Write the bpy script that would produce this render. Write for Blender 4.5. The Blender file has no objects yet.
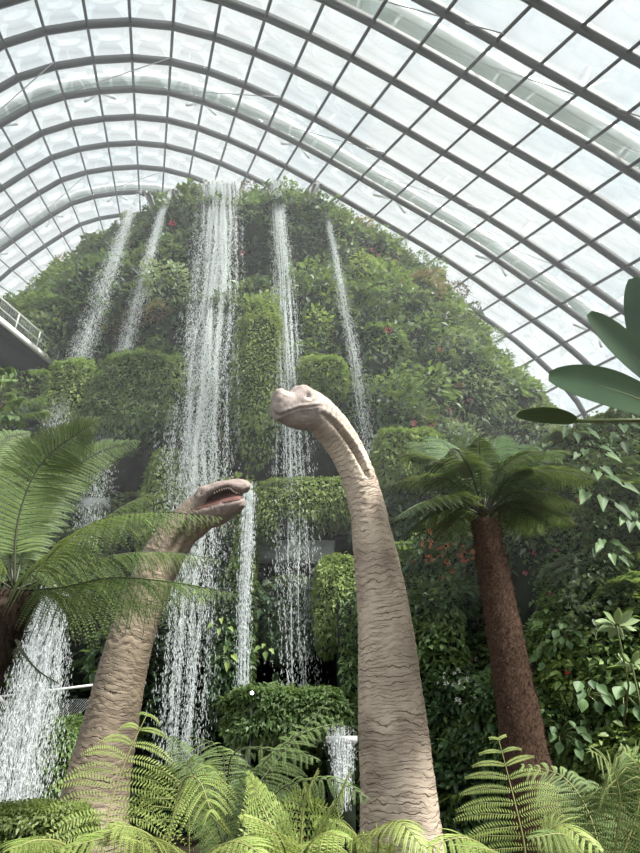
import bpy, math, random
import numpy as np
from mathutils import Vector, Matrix, noise as mnoise

random.seed(7)
RNG = np.random.default_rng(7)
SC = bpy.context.scene
COL = SC.collection
PI = math.pi

# ------------------------------------------------------------------ camera
PITCH = math.radians(29.0)
FPX = 640.0
CAM = Vector((0, 0, 1.6))
cd = bpy.data.cameras.new('camera'); cam = bpy.data.objects.new('camera', cd); COL.objects.link(cam)
cam.location = CAM; cam.rotation_euler = (math.radians(90) + PITCH, 0, 0)
cd.sensor_fit = 'VERTICAL'; cd.sensor_height = 36; cd.lens = FPX / 853 * 36; cd.clip_end = 600
SC.camera = cam
CP, SP = math.cos(PITCH), math.sin(PITCH)

# ------------------------------------------------------------------ world, sun, exposure
W = bpy.data.worlds.new('overcast_sky'); SC.world = W; W.use_nodes = True
nt = W.node_tree; nt.nodes.clear()
wo = nt.nodes.new('ShaderNodeOutputWorld'); bg = nt.nodes.new('ShaderNodeBackground')
tc = nt.nodes.new('ShaderNodeTexCoord'); nz = nt.nodes.new('ShaderNodeTexNoise'); rp = nt.nodes.new('ShaderNodeValToRGB')
nz.inputs['Scale'].default_value = 3.0; nz.inputs['Detail'].default_value = 5; nz.inputs['Roughness'].default_value = .55
rp.color_ramp.elements[0].position = .34; rp.color_ramp.elements[0].color = (.70, .79, .86, 1)
rp.color_ramp.elements[1].position = .52; rp.color_ramp.elements[1].color = (.93, .955, .97, 1)
nt.links.new(tc.outputs['Generated'], nz.inputs['Vector']); nt.links.new(nz.outputs['Fac'], rp.inputs['Fac'])
nt.links.new(rp.outputs['Color'], bg.inputs['Color']); nt.links.new(bg.outputs['Background'], wo.inputs['Surface'])
bg.inputs['Strength'].default_value = .70
sd = bpy.data.lights.new('sun', 'SUN'); sun = bpy.data.objects.new('sun', sd); COL.objects.link(sun)
sd.energy = 7.5; sd.angle = math.radians(14); sd.color = (1, .965, .9)
sun.rotation_euler = Vector((-.62, .42, -1.0)).to_track_quat('-Z', 'Y').to_euler()
SC.view_settings.view_transform = 'Standard'; SC.view_settings.look = 'None'
SC.view_settings.gamma = 1; SC.view_settings.exposure = .8; SC.view_settings.use_curve_mapping = False
SC.cycles.transparent_max_bounces = 24
SC.cycles.max_bounces = 6; SC.cycles.diffuse_bounces = 3; SC.cycles.volume_bounces = 1
SC.cycles.use_denoising = True

# ------------------------------------------------------------------ helpers
def P(px, py, Y):
    a = (px - 320) / FPX; b = (426.5 - py) / FPX
    y = CP - b * SP; z = SP + b * CP
    k = Y / y
    return Vector((a * k, Y, CAM.z + z * k))

def ray(px, py):
    a = (px - 320) / FPX; b = (426.5 - py) / FPX
    return Vector((a, CP - b * SP, SP + b * CP))

def proj(p):
    x, y, z = p[0], p[1], p[2] - CAM.z
    d = y * CP + z * SP; u = -y * SP + z * CP
    return 320 + FPX * x / d, 426.5 - FPX * u / d

def pxsize(p):          # metres covered by one pixel at p
    return (p[1] * CP + (p[2] - CAM.z) * SP) / FPX

def unit(a):
    return a / np.maximum(np.linalg.norm(a, axis=-1, keepdims=True), 1e-9)

class MB:
    def __init__(s):
        s.v = []; s.f = []; s.n = 0; s.t = []; s.m = []
    def add(s, v, f, tint=.5, mi=0):
        v = np.asarray(v, dtype=np.float64).reshape(-1, 3)
        if isinstance(f, list):
            by = {}
            for q in f: by.setdefault(len(q), []).append(q)
            fs = [np.array(q, dtype=np.int64) for q in by.values()]
        else: fs = [np.asarray(f, dtype=np.int64)]
        for q in fs:
            s.f.append(q + s.n); s.m.append(np.full(len(q), mi))
        s.v.append(v); s.n += len(v)
        t = np.asarray(tint, dtype=np.float64)
        s.t.append(np.full(len(v), float(t)) if t.ndim == 0 else t)
    def mesh(s, name, mats, smooth=False):
        me = bpy.data.meshes.new(name)
        V = np.concatenate(s.v); me.vertices.add(len(V)); me.vertices.foreach_set('co', V.ravel())
        loops = np.concatenate([q.ravel() for q in s.f]); tot = np.concatenate([np.full(len(q), q.shape[1]) for q in s.f])
        start = np.concatenate([[0], np.cumsum(tot)[:-1]])
        me.loops.add(len(loops)); me.loops.foreach_set('vertex_index', loops)
        me.polygons.add(len(tot)); me.polygons.foreach_set('loop_start', start); me.polygons.foreach_set('loop_total', tot)
        me.polygons.foreach_set('material_index', np.concatenate(s.m))
        if smooth: me.polygons.foreach_set('use_smooth', np.ones(len(tot), dtype=bool))
        at = me.attributes.new('tint', 'FLOAT', 'POINT'); at.data.foreach_set('value', np.concatenate(s.t))
        me.update(calc_edges=True); me.validate()
        for m in (mats if isinstance(mats, (list, tuple)) else [mats]): me.materials.append(m)
        return me
    def obj(s, name, mats, parent=None, smooth=False, loc=None):
        if loc is not None:
            s.v = [np.concatenate(s.v) - np.array(loc)[None, :]]; s.t = [np.concatenate(s.t)]
        o = bpy.data.objects.new(name, s.mesh(name, mats, smooth)); COL.objects.link(o)
        if loc is not None: o.location = loc
        if parent is not None: o.parent = parent
        return o
    # shapes
    def box(s, c, d, R=None, mi=0, tint=.5):
        c = np.array(c, float); d = np.array(d, float) / 2
        v = np.array([[x, y, z] for x in (-1, 1) for y in (-1, 1) for z in (-1, 1)], float) * d
        if R is not None: v = v @ np.array(R).T
        s.add(v + c, np.array([[0, 1, 3, 2], [4, 6, 7, 5], [0, 4, 5, 1], [2, 3, 7, 6], [0, 2, 6, 4], [1, 5, 7, 3]]), tint, mi)
    def sweep(s, pts, nrm, w, h, mi=0, tint=.5):
        P_ = np.array(pts, float); N = unit(np.array(nrm, float)) if np.ndim(nrm) == 2 else np.tile(unit(np.array(nrm, float)), (len(P_), 1))
        T = unit(np.gradient(P_, axis=0)); B = unit(np.cross(T, N)); N = np.cross(B, T)
        ring = np.stack([P_ + B * w / 2 + N * h / 2, P_ - B * w / 2 + N * h / 2, P_ - B * w / 2 - N * h / 2, P_ + B * w / 2 - N * h / 2], 1)
        n = len(P_); v = ring.reshape(-1, 3)
        f = [[4 * i + k, 4 * i + (k + 1) % 4, 4 * i + 4 + (k + 1) % 4, 4 * i + 4 + k] for i in range(n - 1) for k in range(4)]
        f += [[3, 2, 1, 0], [4 * n - 4, 4 * n - 3, 4 * n - 2, 4 * n - 1]]
        s.add(v, f, tint, mi)
    def tube(s, pts, r, seg=8, mi=0, tint=.5):
        P_ = np.array(pts, float); n = len(P_)
        r = np.full(n, r) if np.ndim(r) == 0 else np.array(r, float)
        T = unit(np.gradient(P_, axis=0))
        up = np.array([0, 0, 1.]) if abs(T[:, 2]).mean() < .8 else np.array([0, 1., 0])
        A = unit(np.cross(T, up)); B = np.cross(A, T)
        th = np.linspace(0, 2 * PI, seg, endpoint=False)
        v = P_[:, None] + r[:, None, None] * (A[:, None] * np.cos(th)[None, :, None] + B[:, None] * np.sin(th)[None, :, None])
        f = [[i * seg + k, i * seg + (k + 1) % seg, (i + 1) * seg + (k + 1) % seg, (i + 1) * seg + k] for i in range(n - 1) for k in range(seg)]
        f += [list(range(seg))[::-1], [(n - 1) * seg + k for k in range(seg)]]
        s.add(v.reshape(-1, 3), f, tint, mi)
    def leaves(s, pos, ax, nrm, L, Wd, tint=None, droop=0., k=0, mi=0, fold=.18):
        pos = np.asarray(pos, float); n = len(pos)
        if n == 0: return
        ax = unit(np.asarray(ax, float)); nrm = np.asarray(nrm, float)
        side = unit(np.cross(ax, nrm)); nr = np.cross(side, ax)
        L = np.broadcast_to(L, (n,))[:, None]; Wd = np.broadcast_to(Wd, (n,))[:, None]
        dr = np.broadcast_to(droop, (n,))[:, None]
        if tint is None: tint = RNG.random(n)
        down = np.array([0, 0, -1.])
        def at(t): return pos + ax * L * t + down * (dr * L * t * t)
        if k == 0:
            c = at(.45)
            V = np.stack([pos, c + side * Wd / 2 + nr * Wd * fold, at(1.), c - side * Wd / 2 + nr * Wd * fold], 1)
            F = np.array([[0, 1, 2], [0, 2, 3]]); m = 4
        else:
            st = {1: ((.3, .9), (.65, .8)), 2: ((.06, .62), (.3, 1.), (.6, .78), (.85, .36))}[k]
            cols = [at(0.)[:, None]]
            for t, w in st:
                c = at(t)
                cols.append(np.stack([c + side * Wd * w / 2 + nr * Wd * fold * w, c, c - side * Wd * w / 2 + nr * Wd * fold * w], 1))
            cols.append(at(1.)[:, None]); V = np.concatenate(cols, 1); m = V.shape[1]
            F = [[0, 1, 2], [0, 2, 3]]
            for i in range(len(st) - 1):
                a = 1 + 3 * i
                F += [[a, a + 3, a + 4], [a, a + 4, a + 1], [a + 1, a + 4, a + 5], [a + 1, a + 5, a + 2]]
            a = 1 + 3 * (len(st) - 1); F += [[a, m - 1, a + 1], [a + 1, m - 1, a + 2]]
            F = np.array(F)
        FF = (F[None] + (np.arange(n) * m)[:, None, None]).reshape(-1, 3)
        s.add(V.reshape(-1, 3), FF, np.repeat(tint, m), mi)

def tag(o, label=None, cat=None, group=None, kind=None):
    if label: o['label'] = label
    if cat: o['category'] = cat
    if group: o['group'] = group
    if kind: o['kind'] = kind
    return o
def empty(name, loc, rz=0):
    o = bpy.data.objects.new(name, None); COL.objects.link(o); o.location = loc; o.rotation_euler = (0, 0, rz); o.empty_display_size = .2
    return o
def rel(root):          # parts are built in world space, then hung on the root without moving
    return Matrix.Translation(root.location).inverted()
def part(mb, name, mats, root, smooth=False):
    o = mb.obj(name, mats, root, smooth, None)
    o.matrix_parent_inverse = rel(root)
    return o
def fbm(p, o=3):
    return mnoise.fractal(Vector(p), .9, 2.1, o)
def bez(pts, n):        # catmull-rom through points
    pts = [np.array(p, float) for p in pts]
    pts = [2 * pts[0] - pts[1]] + pts + [2 * pts[-1] - pts[-2]]
    out = []; m = len(pts) - 3
    for i in range(n):
        u = i / (n - 1) * m; k = min(int(u), m - 1); t = u - k
        a, b, c, d = pts[k:k + 4]
        out.append(.5 * (2 * b + (c - a) * t + (2 * a - 5 * b + 4 * c - d) * t * t + (3 * b - a - 3 * c + d) * t ** 3))
    return np.array(out)

# ------------------------------------------------------------------ materials
def mat(name):
    m = bpy.data.materials.new(name); m.use_nodes = True; nt = m.node_tree
    return m, nt, nt.nodes['Principled BSDF'], nt.nodes['Material Output']
def N(nt, t, **k):
    n = nt.nodes.new(t)
    for a, b in k.items():
        if a in n.inputs: n.inputs[a].default_value = b
        else: setattr(n, a, b)
    return n
def plain(name, col, rough=.6, metal=0., nscale=0, nstr=.1, spec=.5):
    m, nt, b, o = mat(name)
    b.inputs['Base Color'].default_value = (*col, 1); b.inputs['Roughness'].default_value = rough; b.inputs['Metallic'].default_value = metal
    b.inputs['Specular IOR Level'].default_value = spec
    if nscale:
        tcn = N(nt, 'ShaderNodeTexCoord'); n = N(nt, 'ShaderNodeTexNoise', Scale=nscale, Detail=6.)
        nt.links.new(tcn.outputs['Object'], n.inputs['Vector'])
        r = N(nt, 'ShaderNodeValToRGB'); r.color_ramp.elements[0].position = .3; r.color_ramp.elements[1].position = .7
        r.color_ramp.elements[0].color = (*[c * (1 - nstr * 3) if nstr < .3 else c * .2 for c in col], 1); r.color_ramp.elements[1].color = (*[min(1, c * (1 + nstr * 2)) for c in col], 1)
        nt.links.new(n.outputs['Fac'], r.inputs['Fac']); nt.links.new(r.outputs['Color'], b.inputs['Base Color'])
        bp = N(nt, 'ShaderNodeBump', Strength=.4); nt.links.new(n.outputs['Fac'], bp.inputs['Height']); nt.links.new(bp.outputs['Normal'], b.inputs['Normal'])
    return m
def leafmat(name, dark, light, trans=.3, rough=.45, spec=.4, scale=.35):
    m, nt, b, o = mat(name)
    a = N(nt, 'ShaderNodeAttribute', attribute_name='tint'); oi = N(nt, 'ShaderNodeObjectInfo')
    g = N(nt, 'ShaderNodeNewGeometry'); n = N(nt, 'ShaderNodeTexNoise', Scale=scale, Detail=3.)
    nt.links.new(g.outputs['Position'], n.inputs['Vector'])
    s1 = N(nt, 'ShaderNodeMath', operation='MULTIPLY_ADD'); s1.inputs[1].default_value = .5
    nt.links.new(a.outputs['Fac'], s1.inputs[0])
    s2 = N(nt, 'ShaderNodeMath', operation='MULTIPLY_ADD'); s2.inputs[1].default_value = 1.1
    nt.links.new(n.outputs['Fac'], s2.inputs[0]); s2.inputs[2].default_value = -.45
    nt.links.new(s2.outputs[0], s1.inputs[2])
    s3 = N(nt, 'ShaderNodeMath', operation='MULTIPLY_ADD'); s3.inputs[1].default_value = .35
    nt.links.new(oi.outputs['Random'], s3.inputs[0]); nt.links.new(s1.outputs[0], s3.inputs[2])
    r = N(nt, 'ShaderNodeValToRGB'); r.color_ramp.elements[0].color = (*dark, 1); r.color_ramp.elements[1].color = (*light, 1)
    r.color_ramp.elements[0].position = .1; r.color_ramp.elements[1].position = .95
    nt.links.new(s3.outputs[0], r.inputs['Fac']); nt.links.new(r.outputs['Color'], b.inputs['Base Color'])
    b.inputs['Roughness'].default_value = rough; b.inputs['Specular IOR Level'].default_value = spec
    t = N(nt, 'ShaderNodeBsdfTranslucent'); mx = N(nt, 'ShaderNodeMixShader'); mx.inputs[0].default_value = trans
    br = N(nt, 'ShaderNodeMix', data_type='RGBA'); br.inputs[0].default_value = .35; br.inputs[7].default_value = (.55, .75, .12, 1)
    nt.links.new(r.outputs['Color'], br.inputs[6]); nt.links.new(br.outputs[2], t.inputs['Color'])
    nt.links.new(b.outputs[0], mx.inputs[1]); nt.links.new(t.outputs[0], mx.inputs[2]); nt.links.new(mx.outputs[0], o.inputs['Surface'])
    return m

M = {}
M['dark'] = leafmat('dark_green_leaf', (.016, .045, .022), (.12, .20, .095))
M['mid'] = leafmat('mid_green_leaf', (.025, .065, .02), (.25, .36, .14))
M['moss'] = leafmat('moss_green_leaf', (.09, .14, .03), (.34, .44, .14))
M['dark_moss'] = leafmat('dark_moss_leaf', (.03, .05, .012), (.15, .20, .06))
M['lime'] = leafmat('lime_green_leaf', (.09, .17, .04), (.41, .52, .17))
M['pale'] = leafmat('grey_green_leaf', (.06, .09, .055), (.37, .44, .29))
M['red'] = leafmat('bronze_red_leaf', (.12, .06, .05), (.42, .24, .18))
M['fern'] = leafmat('fern_leaf', (.10, .16, .03), (.34, .42, .13), trans=.3, scale=1.2)
M['fern_deep'] = leafmat('deep_green_fern_leaf', (.016, .045, .018), (.09, .16, .06), trans=.2, rough=.6, spec=.25, scale=1.2)
M['fern_left'] = leafmat('left_fern_leaf', (.035, .07, .02), (.17, .24, .085), trans=.28, rough=.6, spec=.25, scale=1.2)
M['broad'] = leafmat('broad_glossy_leaf', (.035, .085, .03), (.16, .27, .10), rough=.5, spec=.3, scale=1.)
M['pale_leaf'] = leafmat('cream_green_leaf', (.14, .22, .09), (.34, .42, .22), rough=.6, spec=.2)
M['big'] = leafmat('paddle_leaf', (.02, .05, .025), (.05, .10, .045), trans=.15, rough=.35, scale=1.)
M['stem'] = plain('green_stem', (.10, .13, .04), .6)
M['rachis'] = plain('fern_rachis', (.16, .17, .05), .6)
M['rachis_dark'] = plain('dark_fern_rachis', (.03, .035, .015), .6)
M['red_fl'] = plain('red_petal', (.75, .06, .08), .5)
M['pink_fl'] = plain('pink_petal', (.75, .16, .25), .5)
M['orange_fl'] = plain('orange_petal', (.85, .22, .10), .5)
M['white_fl'] = plain('white_petal', (.85, .87, .82), .5)
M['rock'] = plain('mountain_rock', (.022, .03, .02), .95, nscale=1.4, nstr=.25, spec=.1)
M['hedgebody'] = plain('hedge_core', (.03, .05, .012), .95, nscale=3, nstr=.25, spec=.1)
M['soil'] = plain('soil', (.05, .038, .025), .95, nscale=2, nstr=.2, spec=.1)
M['steel'] = plain('grey_painted_steel', (.035, .04, .042), .55, nscale=.0)
M['white_steel'] = plain('white_painted_steel', (.85, .87, .87), .45)
M['band'] = plain('pale_green_steel', (.52, .60, .58), .5)
M['cable'] = plain('steel_cable', (.45, .47, .48), .4, metal=.6)
M['spout'] = plain('spout_metal', (.16, .17, .17), .5, metal=.3)
M['rail'] = plain('white_handrail', (.75, .75, .72), .4)
M['concrete'] = plain('grey_concrete', (.48, .50, .50), .8, nscale=3, nstr=.08)
M['deck'] = plain('dark_deck', (.035, .04, .045), .8)
M['lamp_glass'] = plain('lamp_lens', (1, 1, .95), .2)
M['bark'] = plain('fibrous_trunk', (.06, .036, .024), .95, nscale=26, nstr=.2, spec=.15)
M['bark_dark'] = plain('dark_fibrous_trunk', (.03, .022, .016), .95, nscale=14, nstr=.3, spec=.15)
M['bark_dark'].node_tree.nodes['Principled BSDF'].inputs['Roughness'].default_value = 1
# lit lamp
m, nt_, b_, o_ = mat('lit_lamp'); b_.inputs['Emission Color'].default_value = (1, .97, .85, 1); b_.inputs['Emission Strength'].default_value = 6; M['lit'] = m
# glass
m, nt_, b_, o_ = mat('dome_glass')
tr = N(nt_, 'ShaderNodeBsdfTransparent', Color=(.97, .985, .98, 1)); gl = N(nt_, 'ShaderNodeBsdfGlossy', Roughness=.03)
gl.inputs['Color'].default_value = (.95, 1, .98, 1)
lw = N(nt_, 'ShaderNodeLayerWeight', Blend=.25); mx = N(nt_, 'ShaderNodeMixShader')
mm = N(nt_, 'ShaderNodeMath', operation='MULTIPLY_ADD'); mm.inputs[1].default_value = .42; mm.inputs[2].default_value = .02
nt_.links.new(lw.outputs['Facing'], mm.inputs[0]); nt_.links.new(mm.outputs[0], mx.inputs[0])
nt_.links.new(tr.outputs[0], mx.inputs[1]); nt_.links.new(gl.outputs[0], mx.inputs[2]); nt_.links.new(mx.outputs[0], o_.inputs['Surface']); M['glass'] = m
# water
m, nt_, b_, o_ = mat('falling_water')
b_.inputs['Base Color'].default_value = (.9, .94, .95, 1); b_.inputs['Roughness'].default_value = .25
tl = N(nt_, 'ShaderNodeBsdfTranslucent', Color=(.92, .96, .97, 1)); tr = N(nt_, 'ShaderNodeBsdfTransparent')
m1 = N(nt_, 'ShaderNodeMixShader'); m1.inputs[0].default_value = .5; m2 = N(nt_, 'ShaderNodeMixShader'); m2.inputs[0].default_value = .4
nt_.links.new(b_.outputs[0], m1.inputs[1]); nt_.links.new(tl.outputs[0], m1.inputs[2])
nt_.links.new(m1.outputs[0], m2.inputs[1]); nt_.links.new(tr.outputs[0], m2.inputs[2]); nt_.links.new(m2.outputs[0], o_.inputs['Surface']); M['water'] = m
# net
m, nt_, b_, o_ = mat('wire_net'); b_.inputs['Base Color'].default_value = (.35, .37, .37, 1); M['net'] = m
# sculpted skin: wrinkles run around the neck
def skin(name, c0, c1, c2, hc0, hc1):
    m, nt, b, o = mat(name); L_ = nt.links.new
    a = N(nt, 'ShaderNodeAttribute', attribute_name='skin')
    sx = N(nt, 'ShaderNodeSeparateXYZ'); L_(a.outputs['Vector'], sx.inputs[0])
    def crease(per, wob, wsc, width):
        n = N(nt, 'ShaderNodeTexNoise', Scale=wsc, Detail=4., Roughness=.6); L_(a.outputs['Vector'], n.inputs['Vector'])
        q = N(nt, 'ShaderNodeMath', operation='MULTIPLY_ADD'); q.inputs[1].default_value = wob; L_(n.outputs['Fac'], q.inputs[0])
        t = N(nt, 'ShaderNodeMath', operation='MULTIPLY'); t.inputs[1].default_value = PI / per; L_(sx.outputs[0], t.inputs[0]); L_(t.outputs[0], q.inputs[2])
        w = N(nt, 'ShaderNodeMath', operation='SINE'); L_(q.outputs[0], w.inputs[0]); w2 = N(nt, 'ShaderNodeMath', operation='ABSOLUTE'); L_(w.outputs[0], w2.inputs[0])
        k = N(nt, 'ShaderNodeTexNoise', Scale=wsc * 1.7, Detail=2.); L_(a.outputs['Vector'], k.inputs['Vector'])
        kr = N(nt, 'ShaderNodeMapRange'); kr.inputs['From Min'].default_value = .40; kr.inputs['From Max'].default_value = .62; L_(k.outputs['Fac'], kr.inputs['Value'])
        r = N(nt, 'ShaderNodeMapRange'); r.inputs['From Max'].default_value = width; L_(w2.outputs[0], r.inputs['Value'])
        z = N(nt, 'ShaderNodeMath', operation='MAXIMUM'); L_(r.outputs[0], z.inputs[0]); L_(kr.outputs[0], z.inputs[1])
        hd = N(nt, 'ShaderNodeMath', operation='MAXIMUM'); L_(z.outputs[0], hd.inputs[0]); ha = N(nt, 'ShaderNodeAttribute', attribute_name='head'); L_(ha.outputs['Fac'], hd.inputs[1]); return hd.outputs[0]
    c_a = crease(.13, 14, 1.2, .28); c_b = crease(.06, 18, 1.7, .45)
    vn = N(nt, 'ShaderNodeTexNoise', Scale=22., Detail=4.); L_(a.outputs['Vector'], vn.inputs['Vector']); c_c = vn.outputs['Fac']
    n2 = N(nt, 'ShaderNodeTexNoise', Scale=1.4, Detail=5.); L_(a.outputs['Vector'], n2.inputs['Vector'])
    r = N(nt, 'ShaderNodeValToRGB'); e = r.color_ramp.elements; e[0].color = (*c1, 1); e[0].position = .35; e[1].color = (*c2, 1); e[1].position = .62; L_(n2.outputs['Fac'], r.inputs['Fac'])
    m1 = N(nt, 'ShaderNodeMath', operation='MULTIPLY'); L_(c_a, m1.inputs[0]); m2 = N(nt, 'ShaderNodeMath', operation='MULTIPLY_ADD'); L_(c_b, m2.inputs[0]); m2.inputs[1].default_value = .45; m2.inputs[2].default_value = .55; L_(m2.outputs[0], m1.inputs[1])
    mx = N(nt, 'ShaderNodeMix', data_type='RGBA'); L_(m1.outputs[0], mx.inputs[0]); mx.inputs[6].default_value = (*c0, 1); L_(r.outputs['Color'], mx.inputs[7]); hm = N(nt, 'ShaderNodeMix', data_type='RGBA'); hq = N(nt, 'ShaderNodeAttribute', attribute_name='head'); L_(hq.outputs['Fac'], hm.inputs[0]); L_(mx.outputs[2], hm.inputs[6])
    hr = N(nt, 'ShaderNodeValToRGB'); he = hr.color_ramp.elements; he[0].position = .35; he[0].color = (*hc0, 1); he[1].position = .65; he[1].color = (*hc1, 1)
    n5 = N(nt, 'ShaderNodeTexNoise', Scale=5., Detail=8., Roughness=.65); L_(a.outputs['Vector'], n5.inputs['Vector']); L_(n5.outputs['Fac'], hr.inputs['Fac']); L_(hr.outputs['Color'], hm.inputs[7]); L_(hm.outputs[2], b.inputs['Base Color'])
    b1 = N(nt, 'ShaderNodeBump', Strength=.7, Distance=.035); b2 = N(nt, 'ShaderNodeBump', Strength=.3, Distance=.012)
    L_(m1.outputs[0], b1.inputs['Height']); L_(c_c, b2.inputs['Height']); L_(b1.outputs[0], b2.inputs['Normal']); L_(b2.outputs[0], b.inputs['Normal'])
    b.inputs['Roughness'].default_value = .6; b.inputs['Specular IOR Level'].default_value = .35
    return m
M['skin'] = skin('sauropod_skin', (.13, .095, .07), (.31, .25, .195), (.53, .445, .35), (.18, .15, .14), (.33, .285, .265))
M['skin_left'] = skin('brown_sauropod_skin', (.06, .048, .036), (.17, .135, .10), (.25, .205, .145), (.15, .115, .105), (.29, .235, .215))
M['mouth'] = plain('mouth_lining', (.10, .04, .03), .7)
M['tooth'] = plain('tooth_ivory', (.8, .75, .62), .4)
M['eye'] = plain('dark_eye', (.02, .014, .01), .15)

# ------------------------------------------------------------------ ground
g = MB()
xs = np.linspace(-60, 60, 41); ys = np.linspace(-12, 100, 41)
V = [[x, y, 0] for y in ys for x in xs]
g.add(V, [[j * 41 + i, j * 41 + i + 1, (j + 1) * 41 + i + 1, (j + 1) * 41 + i] for j in range(40) for i in range(40)])
tag(g.obj('floor', M['soil']), kind='structure')

# ------------------------------------------------------------------ glass dome
S_ = 20.0 / 368
SECT = [(-470, 420), (-465, 220), (-455, 60), (-435, -50), (-390, -150), (-317, -229), (-251, -280), (-156, -341), (-105, -359), (-19, -368), (62, -354), (170, -308),
        (300, -235), (397, -178), (492, -112), (566, -56), (635, 15), (680, 110), (705, 240), (715, 420)]
sec = bez(SECT, 800); arc = np.concatenate([[0], np.cumsum(np.linalg.norm(np.diff(sec, axis=0), axis=1))])
top_i = np.argmin(np.abs(sec[:, 0] + 19) + (sec[:, 1] > -300) * 1e3); a0 = arc[top_i]
stations = np.arange(a0 - 43 * int(a0 / 43), arc[-1], 43.0)
su = np.interp(stations, arc, sec[:, 0]); sv = np.interp(stations, arc, sec[:, 1])
def shell(u, v, D, out=1.0):
    cx, cy = -.2656 * D + u * S_ * out, .057 * D - v * S_ * out      # camera-like axes, tilted with the vault
    return np.array([cx, D * CP - cy * SP, CAM.z + D * SP + cy * CP])
scales = [1.95, 1.70, 1.50, 1.345, 1.22, 1.105, 1.0, .902, .818, .742, .671, .606, .538, .478, .41, .36, .32]
DS = [640 * S_ / k for k in scales]
def spt(j, D):
    a = stations[j]; e_ = max(0., a - a0 - 300) / 260; k = 640 * S_ / D
    a = a + 62 * min(e_, 1.8) * (1 / k - 1) / .43
    return np.interp(a, arc, sec[:, 0]), np.interp(a, arc, sec[:, 1])
axis_d = unit(shell(0, 0, 10) - shell(0, 0, 0))
def outward(u, v):
    return unit(shell(u, v, 0, 1) - shell(60, 0, 0, 1))
dome = empty('ceiling', tuple(shell(0, 0, 40))); tag(dome, kind='structure')
nst = len(stations)
nin = np.array([outward(a, b) for a, b in zip(su, sv)])
for D in DS:
    m_ = MB(); m_.sweep([shell(a, b, D) for a, b in zip(su, sv)], nin, .19, .42)
    part(m_, 'arched_beam', M['steel'], dome)
for j in range(nst):
    m_ = MB(); m_.sweep([shell(*spt(j, D), D) for D in DS], nin[j], .13, .24)
    part(m_, 'long_mullion', M['steel'], dome)
# glass panes, just outside the beams
panes = []
for i in range(len(DS) - 1):
    for j in range(nst - 1):
        q = [shell(*spt(a, DS[b]), DS[b], 1.012) for a, b in ((j, i), (j + 1, i), (j + 1, i + 1), (j, i + 1))]
        c = sum(q) / 4; px, py = proj(c)
        seen = -10 < px < 650 and -10 < py < 420
        sz = np.linalg.norm(q[1] - q[0]) * np.linalg.norm(q[3] - q[0]) / pxsize(c) ** 2
        panes.append((sz if seen else 0, q, nin[j]))
panes.sort(key=lambda t: -t[0])
rest = MB()
def slab(mb, q, n, th=.03):
    q = np.array(q); v = np.concatenate([q, q + n * th])
    mb.add(v, [[0, 1, 2, 3], [7, 6, 5, 4], [0, 4, 5, 1], [1, 5, 6, 2], [2, 6, 7, 3], [3, 7, 4, 0]])
for k, (sz, q, n) in enumerate(panes):
    if k < 100:
        m_ = MB(); slab(m_, q, n); part(m_, 'glass_pane', M['glass'], dome)
    else: slab(rest, q, n)
tag(part(rest, 'glass_panes', M['glass'], dome), kind='stuff')
# heavy white steel arches outside the glass
fine = sec[::12]; fo = np.array([outward(a, b) for a, b in fine])
for k_, wd in ((1.165, 1.15), (.775, 1.2), (.51, 1.2), (1.75, 1.3)):
    D = 640 * S_ / k_
    m_ = MB(); m_.sweep([shell(a, b, D, 1.075) for a, b in fine], fo, wd, .30, mi=0)
    m_.sweep([shell(a, b, D + wd * .62, 1.08) for a, b in fine], fo, .34, .45, mi=1)
    m_.sweep([shell(a, b, D - wd * .62, 1.08) for a, b in fine], fo, .26, .45, mi=1)
    part(m_, 'outer_steel_arch', [M['band'], M['white_steel']], dome)
    for j in range(4, nst - 3, 3):
        m_ = MB(); t = shell(*spt(j, D), D, 1.05)
        for d in (-1, 1):
            b = shell(*spt(j, D), D, 1.0) + (shell(*spt(j + d, D), D, 1.) - shell(*spt(j, D), D, 1.)) * .45 - axis_d * 1.2; m_.tube([t, b], .1, 6)
        part(m_, 'strut', M['white_steel'], dome)
    for j in range(2, nst - 6, 3):
        m_ = MB(); m_.tube([shell(su[j], sv[j], D, 1.06), shell(su[j + 4], sv[j + 4], D * .84, .99)], .03, 5)
        part(m_, 'stay_cable', M['cable'], dome)

# ------------------------------------------------------------------ mountain
ZT = np.array([0, 10, 20, 25, 30, 33, 35, 36.5, 37.6, 38.1])
XL = np.array([-25, -25, -23.6, -22.4, -19.8, -16.9, -14.4, -11.8, -9.4, -7])
XR = np.array([23, 19.2, 15.2, 12.0, 8.3, 6.3, 4.6, 2.6, .2, -2.7])
YF = np.array([25.5, 25.8, 26.6, 27.1, 28, 28.9, 29.5, 30.2, 31.2, 32.6])
YC = np.array([38, 38, 38, 37.5, 36.5, 35.5, 34.8, 34.2, 34, 33.8])
BUMP = []      # (x, z, rx, rz, depth) carved caves
def P2(px, py, Y=26.0):
    p = P(px, py, Y); return p.x, p.z
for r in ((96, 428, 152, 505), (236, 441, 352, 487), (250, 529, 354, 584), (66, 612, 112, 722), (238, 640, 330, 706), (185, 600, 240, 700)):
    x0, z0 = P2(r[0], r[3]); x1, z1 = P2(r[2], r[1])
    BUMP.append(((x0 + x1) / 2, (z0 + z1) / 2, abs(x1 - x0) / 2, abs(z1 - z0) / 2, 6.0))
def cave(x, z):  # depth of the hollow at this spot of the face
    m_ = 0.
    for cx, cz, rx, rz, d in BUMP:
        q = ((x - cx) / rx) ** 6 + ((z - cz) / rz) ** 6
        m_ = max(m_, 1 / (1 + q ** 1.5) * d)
    return m_
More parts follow.
